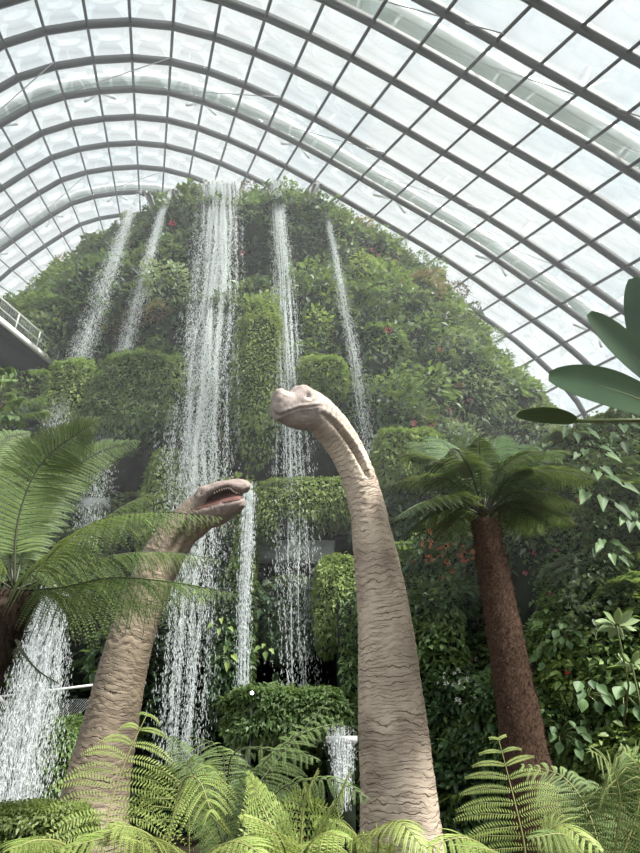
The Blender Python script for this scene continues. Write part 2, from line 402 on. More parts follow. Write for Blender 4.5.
def mpoint(th, z, disp=True):
    xl, xr = np.interp(z, ZT, XL), np.interp(z, ZT, XR); yf, yc = np.interp(z, ZT, YF), np.interp(z, ZT, YC)
    x = (xl + xr) / 2 - (xr - xl) / 2 * math.cos(th); y = yc - (yc - yf) * math.sin(th)
    if disp:
        y += 2.0 * fbm((x * .17, 3.1, z * .17)) + .9 * fbm((x * .5, 7.7, z * .5)) + .5 * math.sin(z * .75 + x * .12)
        if math.sin(th) > 0: y += cave(x, z)
    return Vector((x, y, z))
def mtnY(x, z):
    xl, xr = np.interp(z, ZT, XL), np.interp(z, ZT, XR)
    c = ((xl + xr) / 2 - x) / ((xr - xl) / 2)
    if abs(c) > .999 or z > 38: return None
    return mpoint(math.acos(c), z).y
def hit(px, py, nocave=True):
    d = ray(px, py); prev = None
    for i in range(120):
        Y = 22 + i * .15; p = CAM + d * (Y / d.y)
        if p.z < 0: return None
        y = mtnY(p.x, p.z)
        if y is not None:
            if nocave: y -= cave(p.x, p.z)
            if Y >= y: return p
    return None
NT, NZ = 200, 150
mb = MB(); zs = np.linspace(0, 38.1, NZ); ths = np.concatenate([np.linspace(0, PI, NT), np.linspace(PI, 2 * PI, 40)[1:-1]])
V = [tuple(mpoint(t, z)) for z in zs for t in ths]; nn = len(ths)
F = [[j * nn + i, j * nn + (i + 1) % nn, (j + 1) * nn + (i + 1) % nn, (j + 1) * nn + i] for j in range(NZ - 1) for i in range(nn)]
V.append((-4.7, 33.8, 38.3)); F += [[(NZ - 1) * nn + i, (NZ - 1) * nn + (i + 1) % nn, len(V) - 1] for i in range(nn)]
mb.add(V, F)
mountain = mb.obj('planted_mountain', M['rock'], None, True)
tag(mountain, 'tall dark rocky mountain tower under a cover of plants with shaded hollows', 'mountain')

def leafcover(n, zr, thr, size, key, sparse=None):
    pos, ax, nr = [], [], []
    for _ in range(n):
        th = random.uniform(*thr); z = random.uniform(*zr)
        p = mpoint(th, z)
        cv = cave(p.x, p.z)
        if cv > .4: continue
        lump = fbm((p.x * .5, p.y * .5, p.z * .5))
        o = Vector((-math.cos(th) * .6, -math.sin(th), .25)).normalized()
        p = p + o * (.15 + .5 * max(0, lump) + random.random() * .3)
        pos.append(p); a = o * .6 + Vector((random.gauss(0, .6), random.gauss(0, .5), random.gauss(-.25, .6))); ax.append(a)
        nr.append(o + Vector((random.gauss(0, .4), random.gauss(0, .4), random.gauss(.5, .4))))
    m_ = MB(); L = np.array([size * random.uniform(.6, 1.5) for _ in pos])
    m_.leaves(pos, ax, nr, L, L * .5, droop=.2)
    return m_
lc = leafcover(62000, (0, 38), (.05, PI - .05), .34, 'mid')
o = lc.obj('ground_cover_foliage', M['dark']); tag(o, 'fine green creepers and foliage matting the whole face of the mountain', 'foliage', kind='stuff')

# ------------------------------------------------------------------ bushes
def bush_mesh(name, R, n, L, asp, key, k=0, seed=0, flat=1., droop=.25, out=.8):
    rg = np.random.default_rng(seed)
    d = unit(rg.normal(size=(n, 3))); lumps = unit(rg.normal(size=(9, 3)))
    lum = np.max(d @ lumps.T, axis=1); r = R * (.45 + .55 * lum ** 2) * rg.uniform(.72, 1.05, n)
    p = d * r[:, None]; p[:, 2] *= flat
    ax = d * out + rg.normal(size=(n, 3)) * .5 + np.array([0, 0, .15])
    nr = np.array([0, 0, 1.]) + d * .5 + rg.normal(size=(n, 3)) * .35
    m_ = MB(); l = L * rg.uniform(.6, 1.35, n)
    m_.leaves(p, ax, nr, l, l * asp, tint=rg.random(n), droop=droop, k=k)
    return m_.mesh(name, M[key])
def fern_clump_mesh(name, R, key, seed):
    rg = np.random.default_rng(seed); m_ = MB(); pos, ax, nr, L = [], [], [], []
    for i in range(16):
        az = rg.uniform(0, 2 * PI); el = rg.uniform(.1, 1.1); dr = rg.uniform(.5, 1.)
        h = np.array([math.cos(az), math.sin(az), 0]); side = np.array([-math.sin(az), math.cos(az), 0])
        for t in np.linspace(.12, 1, 20):
            p = h * R * t * math.cos(el) + np.array([0, 0, R * (t * math.sin(el) - dr * t * t)])
            for s in (-1, 1):
                pos.append(p); ax.append(side * s + h * .45 + np.array([0, 0, -.2])); nr.append([0, 0, 1]); L.append(R * .3 * math.sin(PI * (.12 + .85 * t)))
    L = np.array(L); m_.leaves(pos, ax, nr, L, L * .28, tint=rg.random(len(pos)))
    return m_.mesh(name, M[key])
KINDS = {
    'dark': ('dark_shrub', 'dark green shrub', 'dark', .30, .5, .9),
    'mid': ('leafy_shrub', 'green leafy shrub', 'mid', .27, .5, .9),
    'moss': ('mossy_shrub', 'yellowish mossy shrub', 'moss', .18, .6, .8),
    'lime': ('lime_shrub', 'bright lime shrub', 'lime', .27, .5, .9),
    'pale': ('grey_green_shrub', 'dusty grey-green shrub', 'pale', .22, .4, .8),
    'red': ('bronze_shrub', 'bronze-red shrub', 'red', .22, .5, .8)}
BM = {}
for k, (nm, lb, key, L, asp, fl) in KINDS.items():
    BM[k] = [bush_mesh(nm, 1.1, 420 if k in ('moss', 'pale', 'red') else 300, L, asp, key, 0, 10 * i + len(nm), fl) for i in range(3)]
    BM[k].append(fern_clump_mesh(nm, 1.25, key, 77 + len(nm)))
# where each sort of planting grows on the mountain (seeds in the photo's layout, nearest one wins)
SEEDS = [(40, 275, 'mid'), (75, 260, 'dark'), (110, 240, 'mid'), (90, 300, 'dark'), (60, 320, 'mid'), (150, 215, 'mid'), (150, 260, 'pale'), (170, 240, 'dark'), (180, 290, 'pale'),
         (160, 325, 'red'), (165, 345, 'dark'), (100, 330, 'red'), (75, 345, 'pale'), (250, 200, 'dark'), (260, 220, 'dark'), (250, 250, 'mid'), (250, 280, 'lime'), (240, 340, 'moss'),
         (245, 400, 'moss'), (300, 210, 'mid'), (300, 250, 'dark'), (310, 280, 'mid'), (345, 230, 'pale'), (375, 250, 'red'), (345, 260, 'moss'), (380, 290, 'moss'), (420, 260, 'dark'),
         (430, 275, 'red'), (400, 300, 'mid'), (360, 320, 'lime'), (390, 340, 'mid'), (420, 320, 'pale'), (440, 345, 'dark'), (445, 310, 'mid'), (470, 340, 'pale'), (380, 380, 'lime'), (335, 370, 'lime'),
         (310, 390, 'mid'), (360, 400, 'lime'), (410, 400, 'mid'), (430, 415, 'red'), (400, 370, 'mid'), (480, 380, 'pale'), (490, 410, 'pale'), (510, 390, 'mid'), (460, 440, 'pale'),
         (375, 420, 'mid'), (540, 430, 'pale'), (110, 390, 'mid'), (70, 385, 'lime'), (150, 390, 'mid'), (60, 430, 'mid'), (30, 450, 'dark'), (20, 520, 'dark'), (150, 460, 'moss'), (140, 500, 'moss'), (100, 560, 'dark'),
         (200, 520, 'moss'), (230, 560, 'mid'), (225, 620, 'dark'), (260, 610, 'dark'), (290, 620, 'dark'), (200, 690, 'dark'), (230, 690, 'dark'), (270, 720, 'mid'), (320, 720, 'mid'), (40, 760, 'dark'), (60, 640, 'dark'),
         (380, 460, 'mid'), (420, 470, 'mid'), (450, 500, 'dark'), (500, 480, 'pale'), (400, 520, 'dark'), (330, 450, 'dark')]
FX = [(250, [(118, 'left of all the waterfalls'), (160, 'between the two left waterfalls'), (212, 'just left of the widest waterfall'), (278, 'between the widest and middle waterfalls'), (335, 'between the middle and slender waterfalls'), (395, 'right of the slender waterfall'), (999, 'on the right ridge')]),
      (360, [(85, 'left of all the waterfalls'), (135, 'between the two left waterfalls'), (205, 'just left of the widest waterfall'), (285, 'between the widest and middle waterfalls'), (345, 'between the middle and slender waterfalls'), (425, 'right of the slender waterfall'), (999, 'on the right ridge')]),
      (470, [(60, 'by the left edge'), (110, 'between the two left waterfalls'), (200, 'just left of the widest waterfall'), (290, 'between the widest and middle waterfalls'), (365, 'behind the grey head'), (440, 'right of the grey neck'), (999, 'beyond the right tree fern')]),
      (2000, [(100, 'behind the left tree fern'), (170, 'behind the brown neck'), (245, 'beside the foot of the widest waterfall'), (300, 'beside the foot of the middle waterfall'), (365, 'just left of the grey neck'), (999, 'right of the grey neck')])]
FZ = [(225, 'at the very crest'), (275, 'high on the mountain'), (330, 'on the upper mountain'), (385, 'halfway up the mountain'), (450, 'level with the grey head'), (530, 'level with the open mouth'), (620, 'low on the mountain'), (3000, 'at the mountain foot')]
LAB = {}
def zone(px, py):
    row = next(r for y, r in FX if py < y); return next(t for y, t in FZ if py < y) + ' ' + next(t for x, t in row if px < x)
def note(o, px, py, label, cat, group):
    LAB.setdefault(label, []).append((px, py, o)); tag(o, label, cat, group)
def settle():
    for lb, L in LAB.items():
        if len(L) < 2: continue
        n_ = len(lb.split()); xs_ = [t[0] for t in L]; ys_ = [t[1] for t in L]; hor = max(xs_) - min(xs_) > max(ys_) - min(ys_)
        L = sorted(L, key=lambda t: t[0] if hor else t[1])
        a, b = (('leftmost', 'rightmost') if hor else ('topmost', 'lowest')) if len(L) > 2 else (('left', 'right') if hor else ('upper', 'lower'))
        if n_ > 15: continue
        L[0][2]['label'] = a + ' ' + lb; L[-1][2]['label'] = b + ' ' + lb
        if len(L) == 3: L[1][2]['label'] = 'middle ' + lb
        elif len(L) > 3:
            for t in L[1:-1]: t[2]['label'] = 'inner ' + lb
FALLX = [[(220, 184), (218, 230), (213, 300), (205, 380), (198, 450), (195, 540), (188, 640), (180, 750)], [(276, 184), (280, 230), (285, 300), (289, 380), (292, 460), (298, 690)],
         [(324, 208), (333, 245), (343, 300), (355, 360), (370, 452)], [(138, 196), (127, 222), (110, 270), (88, 335), (55, 430)], [(170, 193), (158, 225), (142, 285), (126, 345), (98, 480)]]
def nearfall(px, py):
    return any(f[0][1] - 12 < py < f[-1][1] and abs(np.interp(py, [q[1] for q in f], [q[0] for q in f]) - px) < (34 if k == 0 else 20) for k, f in enumerate(FALLX))
placed = []; count = 0
def poisson(n, x0, x1, y0, y1, dist, ok=lambda x, y: True):
    out = []
    for _ in range(n):
        x, y = random.uniform(x0, x1), random.uniform(y0, y1)
        if not ok(x, y): continue
        if all((x - a) ** 2 + (y - b) ** 2 > dist ** 2 for a, b in out): out.append((x, y))
    return out
def incave(px, py, pad=0):
    for r in ((96, 428, 152, 500), (236, 441, 352, 487), (250, 529, 354, 584), (66, 612, 112, 722), (238, 645, 330, 700)):
        if r[0] - pad < px < r[2] + pad and r[1] - pad < py < r[3] + pad: return True
    return False
for px, py in poisson(14000, -10, 580, 186, 760, 19.5):
    if incave(px, py, 9) or (140 < px < 192 and py < 236) or (202 < px < 240 and py < 300) or (303 < px < 322 and py < 226) or (py > 480 and px > 420) or (py > 600 and px > 350) or (py > 700 and px < 30): continue
    p = hit(px, py)
    if p is None: continue
    kd = min(SEEDS, key=lambda s: (s[0] - px) ** 2 + (s[1] - py) ** 2 + random.uniform(0, 500))[2]
    if py > 480 and kd in ('dark', 'mid') and random.random() < .3: continue
    nm, lb = KINDS[kd][:2]
    me = BM[kd][3] if (kd != 'red' and random.random() < .12) else random.choice(BM[kd][:3]); o = bpy.data.objects.new(nm, me); COL.objects.link(o)
    nf = nearfall(px, py); o.location = p + Vector((0, random.uniform(-.9, .5) if not nf else .45, random.uniform(-.2, .2))); s = random.choice((.6, .8, 1., 1.25, 1.6)) * random.uniform(.9, 1.1)
    if nf or me is BM[kd][3]: s = min(s, .85) * (1.0 if kd != 'moss' else .85)
    o.scale = (s, s, s * random.uniform(.8, 1.)); o.rotation_euler = (random.uniform(-.3, .3), random.uniform(-.3, .3), random.uniform(0, 6.3))
    note(o, px, py, f'{lb} {zone(px, py)}', 'shrub', f'{lb}s covering the mountain'); count += 1
print('mountain bushes', count)


# crest sprigs that break the outline
for i, (px, py) in enumerate([(22, 298), (40, 280), (62, 262), (85, 245), (108, 232), (128, 212), (150, 216), (246, 186), (258, 192), (292, 190), (305, 200), (342, 212), (362, 222), (378, 228), (398, 238), (420, 252), (436, 262), (457, 285), (474, 305), (490, 330), (506, 352), (520, 375), (538, 395)]):
    Y = 31.5 if 130 < px < 380 else 35
    p = P(px, py + 6, Y); kd = ['dark', 'mid', 'red', 'mid', 'pale'][i % 5]
    o = bpy.data.objects.new('crest_shrub', BM[kd][i % 3]); COL.objects.link(o); o.location = p; s = .6 + .35 * ((i * 7) % 5) / 5
    o.scale = (s, s, s); o.rotation_euler = (0, 0, i)
    side = 'left shoulder' if px < 130 else ('top rim' if px < 330 else 'right ridge')
    note(o, px, py, f'{KINDS[kd][1]} silhouetted against glass on the {side}', 'shrub', f'shrubs along the skyline of the mountain')

# ------------------------------------------------------------------ hedges and moss pads
def hedge(name, r, Y, depth, key, label, cat, nl=4500, L=.13, cov=None, drape=0, sq=4., dens=1.):
    x0, x1 = r[0], r[2]; c = P((r[0] + r[2]) / 2, (r[1] + r[3]) / 2, Y)
    a = P(r[0], (r[1] + r[3]) / 2, Y); b = P(r[2], (r[1] + r[3]) / 2, Y); t = P((r[0] + r[2]) / 2, r[1], Y); bo = P((r[0] + r[2]) / 2, r[3], Y)
    hx, hz, hy = abs(b.x - a.x) / 2, abs(t.z - bo.z) / 2, depth / 2
    m_ = MB(); nu, nv = 48, 30; e = 2 / sq
    sg = lambda q: math.copysign(abs(q) ** e, q)
    def pt(u, v, ex=0):
        x, y, z = sg(math.cos(v)) * sg(math.cos(u)), sg(math.cos(v)) * sg(math.sin(u)), sg(math.sin(v))
        n_ = 1 + .16 * fbm((x * 2 + c.x, y * 2, z * 2 + c.z)) + ex
        zz = z * hz * n_
        if drape and z < 0: zz -= drape * max(0, fbm((x * hx * 1.3 + 5, c.z, 0)) + .2) * (-z)
        return Vector((c.x + x * hx * n_, c.y + y * hy * n_, c.z + zz))
    V = [tuple(pt(2 * PI * i / nu, -PI / 2 + PI * j / (nv - 1), -.05)) for j in range(nv) for i in range(nu)]
    m_.add(V, [[j * nu + i, j * nu + (i + 1) % nu, (j + 1) * nu + (i + 1) % nu, (j + 1) * nu + i] for j in range(nv - 1) for i in range(nu)], mi=0)
    pos, ax, nr = [], [], []
    for _ in range(int(nl * dens)):
        x, y, z = [random.uniform(-1, 1) for _ in range(3)]
        # sample the surface of the padded box evenly, then round it off
        f_ = random.random() * (hx * hz * 2 + hy * hz * 2 + hx * hy * 2)
        if f_ < hx * hz * 1.7: y = -1
        elif f_ < hx * hz * 1.7 + hy * hz * 2: x = random.choice((-1, 1))
        else: z = random.choice((-1, 1, 1))
        k = (abs(x) ** sq + abs(y) ** sq + abs(z) ** sq) ** (-1 / sq); x, y, z = x * k, y * k, z * k
        n_ = 1 + .16 * fbm((x * 2 + c.x, y * 2, z * 2 + c.z)); zz = z * hz * n_
        if drape and z < 0: zz -= drape * max(0, fbm((x * hx * 1.3 + 5, c.z, 0)) + .2) * (-z)
        p = Vector((c.x + x * hx * n_, c.y + y * hy * n_, c.z + zz)); d = Vector((x ** 3, y ** 3, z ** 3 + .01)).normalized()
        pos.append(p + d * random.uniform(-.05, .08)); ax.append(d * .7 + Vector((random.gauss(0, .5), random.gauss(0, .5), random.gauss(-.35, .5)))); nr.append(d + Vector((random.gauss(0, .3), random.gauss(0, .3), .5)))
    l = np.array([L * random.uniform(.6, 1.4) for _ in pos])
    m_.leaves(pos, ax, nr, l, l * .62, droop=.3, mi=1)
    o = m_.obj(name, [M['hedgebody'], M[key]], loc=tuple(c)); tag(o, label, cat); return o
H = [('clipped_hedge', (97, 360, 183, 440), 25.6, 2.6, 'mid', 'broad boxy green hedge on the left tier of the mountain', 'hedge', 9000, .17, 0),
     ('moss_column', (233, 300, 284, 450), 26.2, 2.2, 'moss', 'tall yellow green mossy column between the wide and middle waterfalls', 'moss', 9000, .15, .8),
     ('hanging_hedge', (256, 488, 352, 524), 25.2, 2.6, 'moss', 'long mossy hedge hanging above the grey beam', 'hedge', 8000, .13, 1.1),
     ('rounded_hedge', (314, 558, 362, 648), 24.2, 2.4, 'moss', 'rounded mossy hedge left of the grey neck', 'hedge', 6500, .13, .3),
     ('moss_column', (144, 452, 190, 560), 25.4, 2.2, 'moss', 'sloping moss covered pillar behind the open mouthed head', 'moss', 6000, .15, .6),
     ('ivy_column', (214, 560, 254, 720), 24.4, 1.8, 'dark', 'dark ivy clad pillar beside the thin stream', 'climber', 5000, .2, .3),
     ('ivy_column', (262, 578, 318, 655), 25.0, 1.8, 'dark', 'dark ivy mass under the grey beam', 'climber', 4500, .17, .3),
     ('low_hedge', (228, 692, 352, 742), 21.5, 2.2, 'mid', 'long low hedge at the foot of the middle fall', 'hedge', 6500, .13, .2),
     ('clipped_hedge', (30, 722, 86, 800), 17.8, 2.2, 'mid', 'dense dark hedge between the lower left fall and neck', 'hedge', 8000, .085, .2),
     ('rounded_hedge', (296, 362, 346, 402), 26.0, 2.2, 'lime', 'rounded bright green hedge above the grey head', 'hedge', 5500, .16, .3),
     ('lime_hedge', (50, 366, 94, 424), 25.8, 1.8, 'lime', 'lime green shrub mass where the walkway meets the mountain', 'hedge', 4500, .17, .5),
     ('moss_column', (236, 500, 256, 600), 25.2, 1.4, 'moss', 'narrow mossy drape right of the open mouth', 'moss', 3000, .14, .3),
     ('fern_hedge', (376, 436, 440, 480), 24.6, 1.8, 'lime', 'pale green ferny mass behind the right tree fern', 'hedge', 4500, .2, .3),
     ('mossy_branch', (-20, 808, 92, 850), 8.0, .9, 'dark_moss', 'thick mossy branch at the lower left corner', 'branch', 7000, .045, .1)]
for h in H: hedge(h[0], h[1], h[2], h[3], h[4], h[5], h[6], h[7], h[8], drape=h[9], sq=2.6 if 'round' in h[0] or 'column' in h[0] or 'branch' in h[0] else 4.)

# grey concrete beam across the hollow
m_ = MB(); a, b = P(256, 553, 26.6), P(334, 553, 26.6); m_.box((a + b) / 2, (b.x - a.x, .6, .72)); m_.box(((a + b) / 2) + Vector((0, -.02, .4)), (b.x - a.x + .1, .7, .08))
tag(m_.obj('concrete_beam', M['concrete']), 'pale grey concrete balcony beam crossing the middle hollow', 'beam')
m_ = MB(); a, b = P(82, 508, 26.4), P(104, 500, 26.4); m_.box((a + b) / 2, (b.x - a.x + .6, .5, .4))
tag(m_.obj('concrete_ledge', M['concrete']), 'short grey concrete ledge behind the left tree fern', 'ledge')
# small lit lamp low in the middle
lp = empty('spotlight', P(252, 693, 20.2)); tag(lp, 'tiny lit round spotlight low beside the thin stream', 'lamp')
m_ = MB(); c = P(252, 693, 20.2); m_.tube([c, c + Vector((0, .25, 0))], .07, 14); part(m_, 'housing', M['steel'], lp)
m_ = MB(); m_.tube([c + Vector((0, -.015, 0)), c + Vector((0, .0, 0))], .05, 14); part(m_, 'lens', M['lit'], lp)
m_ = MB(); m_.tube([c + Vector((0, .2, -c.z + 0.0)), c + Vector((0, .2, -.1))], .03, 6); part(m_, 'pole', M['steel'], lp)

# ------------------------------------------------------------------ waterfalls
def fall(name, path, label, n, dw=.05, dl=(.12, .45), mat_=None, sheet=0, bias=0.):
    # path: (px, py, Y, half width px, density)
    path = [(a, b, (c if (b < 215 or label[0] in 'rt' or 'small' in label) else min(c, (hit(a, b).y - 1.5 if hit(a, b) else c))), d, e) for a, b, c, d, e in path]
    n = int(n * 2.1); dw *= .47; dl = (dl[0] * .4, dl[1] * .38)
    ctr = np.array([P(a, b, c) for a, b, c, d, e in path]); hw = np.array([d * pxsize(p) for p, (a, b, c, d, e) in zip(ctr, path)]); de = np.array([e for *_, e in path])
    q = bez(ctr, 60); t = np.linspace(0, len(path) - 1, 60); w = np.interp(t, range(len(path)), hw); dd = np.interp(t, range(len(path)), de)
    seg = np.linalg.norm(np.gradient(q, axis=0), axis=1); pr = seg * dd; pr /= pr.sum()
    idx = RNG.choice(60, n, p=pr); fr = np.clip(idx + RNG.uniform(-.5, .5, n), 0, 58.99); i0 = fr.astype(int); f = (fr - i0)[:, None]
    c = q[i0] * (1 - f) + q[i0 + 1] * f; ww = w[i0]
    st = RNG.normal(0, .68, n); st = np.clip(st, -1.9, 1.9)
    strand = np.array([mnoise.noise(Vector((s * 5, z * .25, 3.3 + hash(label) % 7 * 0))) for s, z in zip(st, c[:, 2])])
    st = st + strand * .28
    p = c + np.stack([st * ww, RNG.normal(0, .35, n) * np.maximum(ww, .15), RNG.uniform(-.3, .3, n)], 1)
    T = unit(np.gradient(q, axis=0))[i0]; ax = T + RNG.normal(0, .07, (n, 3))
    L = RNG.uniform(dl[0], dl[1], n) * RNG.choice([.5, 1, 1.4], n); B = unit(np.cross(ax, np.array([0, 1., .1]))); B2 = unit(np.cross(ax, B))
    r = dw * RNG.uniform(.35, 1., n)[:, None] / 2; ax = unit(ax) * L[:, None]
    m_ = MB()
    V = np.stack([p, p + ax * .7 + B * r, p + ax * .7 - B * r * .5 + B2 * r * .87, p + ax * .7 - B * r * .5 - B2 * r * .87, p + ax], 1).reshape(-1, 3)
    F = np.array([[0, 1, 2], [0, 2, 3], [0, 3, 1], [4, 2, 1], [4, 3, 2], [4, 1, 3]])
    m_.add(V, (F[None] + (np.arange(n) * 5)[:, None, None]).reshape(-1, 3))
    o = m_.obj(name, M['water'], loc=tuple(ctr[0])); tag(o, label, 'waterfall'); return o
fall('waterfall', [(220, 184, 27.6, 12, 1.5), (218, 230, 27.0, 13.5, 1.4), (213, 300, 26, 16, 1.1), (205, 380, 25, 19, 1.), (198, 450, 24, 22, .9), (195, 540, 23.2, 22, .6), (188, 640, 22.6, 20, .45), (180, 750, 22, 18, .4)],
     'widest waterfall, pouring from the broad weir at the mountain crest', 36000, .075, (.12, .5))
fall('waterfall', [(276, 184, 27.6, 4, 1.5), (280, 230, 27.2, 5.5, 1.3), (285, 300, 26.6, 8, 1.1), (289, 380, 25.6, 10, 1.), (292, 460, 24.8, 13, 1.), (295, 560, 24, 16, .65), (298, 690, 23.2, 17, .4)],
     'middle waterfall dropping past the grey head into the hollows', 15000, .07, (.12, .45))
fall('waterfall', [(324, 206, 27.8, 2, 1.5), (333, 245, 27.5, 2.5, 1.3), (343, 300, 27.5, 4, 1.1), (355, 360, 26.4, 5, 1.), (362, 410, 25.6, 7, .8), (370, 452, 25, 8, .5)],
     'slender waterfall right of the others, ending behind the grey neck', 4200, .065, (.12, .4))
fall('waterfall', [(138, 196, 27.6, 1.5, 1.2), (127, 222, 27.4, 4, 1), (110, 270, 27.6, 7, 1), (88, 335, 26.6, 9, 1.), (70, 385, 25.4, 11, .9), (55, 430, 24.4, 11, .6)],
     'leftmost slanting waterfall, falling past the walkway end', 6500, .065, (.12, .4))
fall('waterfall', [(170, 193, 27.6, 1.5, 1.2), (158, 225, 27.4, 3.5, 1), (142, 285, 27.6, 5.5, 1), (126, 345, 27, 7, 1.), (113, 410, 25.6, 9, .9), (98, 480, 24.4, 11, .7), (86, 540, 23.6, 12, .5)],
     'slanting waterfall second from left, falling over the boxy hedge', 7000, .065, (.12, .4))
fall('waterfall', [(52, 595, 17.5, 10, .8), (46, 630, 17.2, 14, 1.), (36, 690, 16.8, 19, 1.), (22, 750, 16.4, 22, .9), (8, 815, 16, 24, .9)],
     'rushing white cascade at the lower left below the tree fern trunk', 8500, .055, (.12, .5))
fall('water_stream', [(249, 487, 22.6, 4.5, 1.), (247, 540, 22.4, 4.5, 1.), (244, 600, 22.2, 4.5, 1), (243, 670, 22, 4.5, .9), (241, 745, 21.8, 5, .8), (239, 800, 21.6, 5, .8)],
     'thin bright stream falling just right of the open mouth', 4300, .07, (.15, .5))
fall('small_cascade', [(340, 738, 17.0, 9, 1.3), (341, 745, 16.6, 8, 1.2), (342, 765, 16.5, 6, .9), (343, 795, 16.4, 5, .6)],
     'small cascade spilling over a stone lip left of the grey neck', 2000, .05, (.1, .3))
# mountain-top spouts
def spout(pts, w, label):
    m_ = MB(); q = bez([P(*p) for p in pts], 14); s_ = np.array([1., 0, 0])
    nr = unit(np.cross(unit(np.gradient(q, axis=0)), s_))
    m_.sweep(q, nr, w, .06); m_.sweep(q + np.array([w / 2, 0, 0]), nr, .05, .3); m_.sweep(q - np.array([w / 2, 0, 0]), nr, .05, .3)
    tag(m_.obj('water_spout', M['spout']), label, 'spout')
spout([(166, 240, 28.2), (154, 212, 27.8), (147, 194, 27.7), (139, 194, 27.6)], .36, 'leaning metal spout feeding the leftmost waterfall')
spout([(190, 232, 28.2), (182, 208, 27.8), (176, 192, 27.7), (171, 192, 27.6)], .30, 'leaning metal spout feeding the second waterfall from left')
spout([(304, 228, 28.2), (309, 208, 28.), (316, 186, 27.8), (319, 186, 27.8)], .4, 'dark leaning metal spout feeding the slender right waterfall')
m_ = MB(); a, b = P(206, 186, 28.0), P(235, 186, 28.0); c = (a + b) / 2
m_.box(c + Vector((0, .9, -.12)), (b.x - a.x, 2.2, .1)); m_.box((a.x, c.y + .9, c.z), (.08, 2.2, .4)); m_.box((b.x, c.y + .9, c.z), (.08, 2.2, .4))
for t in np.linspace(0, 1, 14): m_.box((a.x + (b.x - a.x) * t, c.y - .22, c.z - .05), (.04, .14, .2))
tag(m_.obj('weir_channel', M['spout']), 'broad toothed metal weir at the crest feeding the widest waterfall', 'spout')
m_ = MB(); a, b = P(271, 185, 28.0), P(281, 185, 28.0); c = (a + b) / 2
m_.box(c + Vector((0, .9, -.1)), (b.x - a.x, 2.2, .08)); m_.box((a.x, c.y + .9, c.z), (.06, 2.2, .3)); m_.box((b.x, c.y + .9, c.z), (.06, 2.2, .3))
tag(m_.obj('weir_channel', M['spout']), 'narrow metal weir at the crest feeding the middle waterfall', 'spout')
# stone lip of the small cascade
m_ = MB(); a, b = P(326, 734, 17.2), P(357, 734, 17.2); c = (a + b) / 2
m_.box(c + Vector((0, .5, -.12)), (b.x - a.x, 1.3, .14)); m_.box(c + Vector((0, .9, -c.z / 2 - .1)), (b.x - a.x - .1, .6, c.z - .2), mi=1)
tag(m_.obj('stone_ledge', [M['concrete'], M['rock']]), 'grey stone lip carrying the small cascade', 'ledge')

# ------------------------------------------------------------------ aerial walkway at upper left
wk = empty('aerial_walkway', (-15.6, 25, 20.7)); tag(wk, 'aerial walkway with white railing leading into the mountain at upper left', 'walkway')
A = Vector((-16.6, 20.5, 20.9)); B = Vector((-13.7, 29.3, 20.9)); d = (B - A).normalized(); sd_ = Vector((-d.y, d.x, 0))
m_ = MB(); m_.sweep([A + sd_ * 1.2, B + sd_ * 1.2], (0, 0, 1), 2.4, .25); m_.sweep([A + sd_ * 1.2 + Vector((0, 0, -.5)), B + sd_ * 1.2 + Vector((0, 0, -.5))], (0, 0, 1), 1.2, .8)
part(m_, 'deck', M['deck'], wk)
m_ = MB(); m_.sweep([A - sd_ * .03, B - sd_ * .03], (0, 0, 1), .1, .32); part(m_, 'deck_edge', M['rail'], wk)
for off in (0, 2.4):
    for h, r in ((1.15, .04), (.62, .022)):
        m_ = MB(); m_.tube([A + sd_ * off + Vector((0, 0, h)), B + sd_ * off + Vector((0, 0, h))], r, 8); part(m_, 'handrail' if h > 1 else 'middle_rail', M['rail'], wk)
    for i in range(6):
        c = A.lerp(B, (i + .25) / 6) + sd_ * off; m_ = MB(); m_.tube([c, c + Vector((0, 0, 1.15))], .03, 8); part(m_, 'post', M['rail'], wk)
    m_ = MB(); nseg = 60
    for i in range(nseg): 
        c = A.lerp(B, i / nseg) + sd_ * off; c2 = A.lerp(B, (i + .5) / nseg) + sd_ * off
        m_.sweep([c + Vector((0, 0, .1)), c + Vector((0, 0, 1.1))], tuple(sd_), .008, .008)
    for h in np.arange(.2, 1.1, .12): m_.sweep([A + sd_ * off + Vector((0, 0, h)), B + sd_ * off + Vector((0, 0, h))], (0, 0, 1), .008, .008)
    part(m_, 'mesh_infill', M['net'], wk)

# ------------------------------------------------------------------ fence bottom left
fn = empty('netted_fence', P(45, 720, 18.5)); tag(fn, 'thin railing with fine wire netting at the lower left behind the cascade', 'fence')
A, B = P(-10, 698, 18.6), P(94, 685, 18.4)
m_ = MB(); m_.tube([A, B], .035, 8); part(m_, 'top_rail', M['rail'], fn)
for t in (.1, .62):
    c = A.lerp(B, t); m_ = MB(); m_.tube([c, c + Vector((0, 0, -1.2))], .025, 6); part(m_, 'post', M['spout'], fn)
m_ = MB()
for i in range(-14, 60):
    for s in (1, -1):
        x0 = A.x + (B.x - A.x) * i / 46 ; z1 = 1.15
        a_ = max(x0, A.x) if s > 0 else min(x0, B.x)
        p0 = Vector((x0, A.y, A.z - z1)); p1 = Vector((x0 + s * .9, A.y, A.z - .02))
        if A.x <= min(p0.x, p1.x) and max(p0.x, p1.x) <= B.x: m_.sweep([p0, p1], (0, 1, 0), .007, .007)
part(m_, 'wire_netting', M['net'], fn)
m_ = MB(); m_.tube([P(-6, 692, 17.5), P(8, 706, 17.5)], .04, 8); m_.tube([P(8, 706, 17.5), P(8, 706, 17.5) + Vector((0, 0, -1.5))], .03, 8)
tag(m_.obj('metal_bracket', M['rail']), 'short white slanted metal rod at the left edge by the cascade', 'rod')
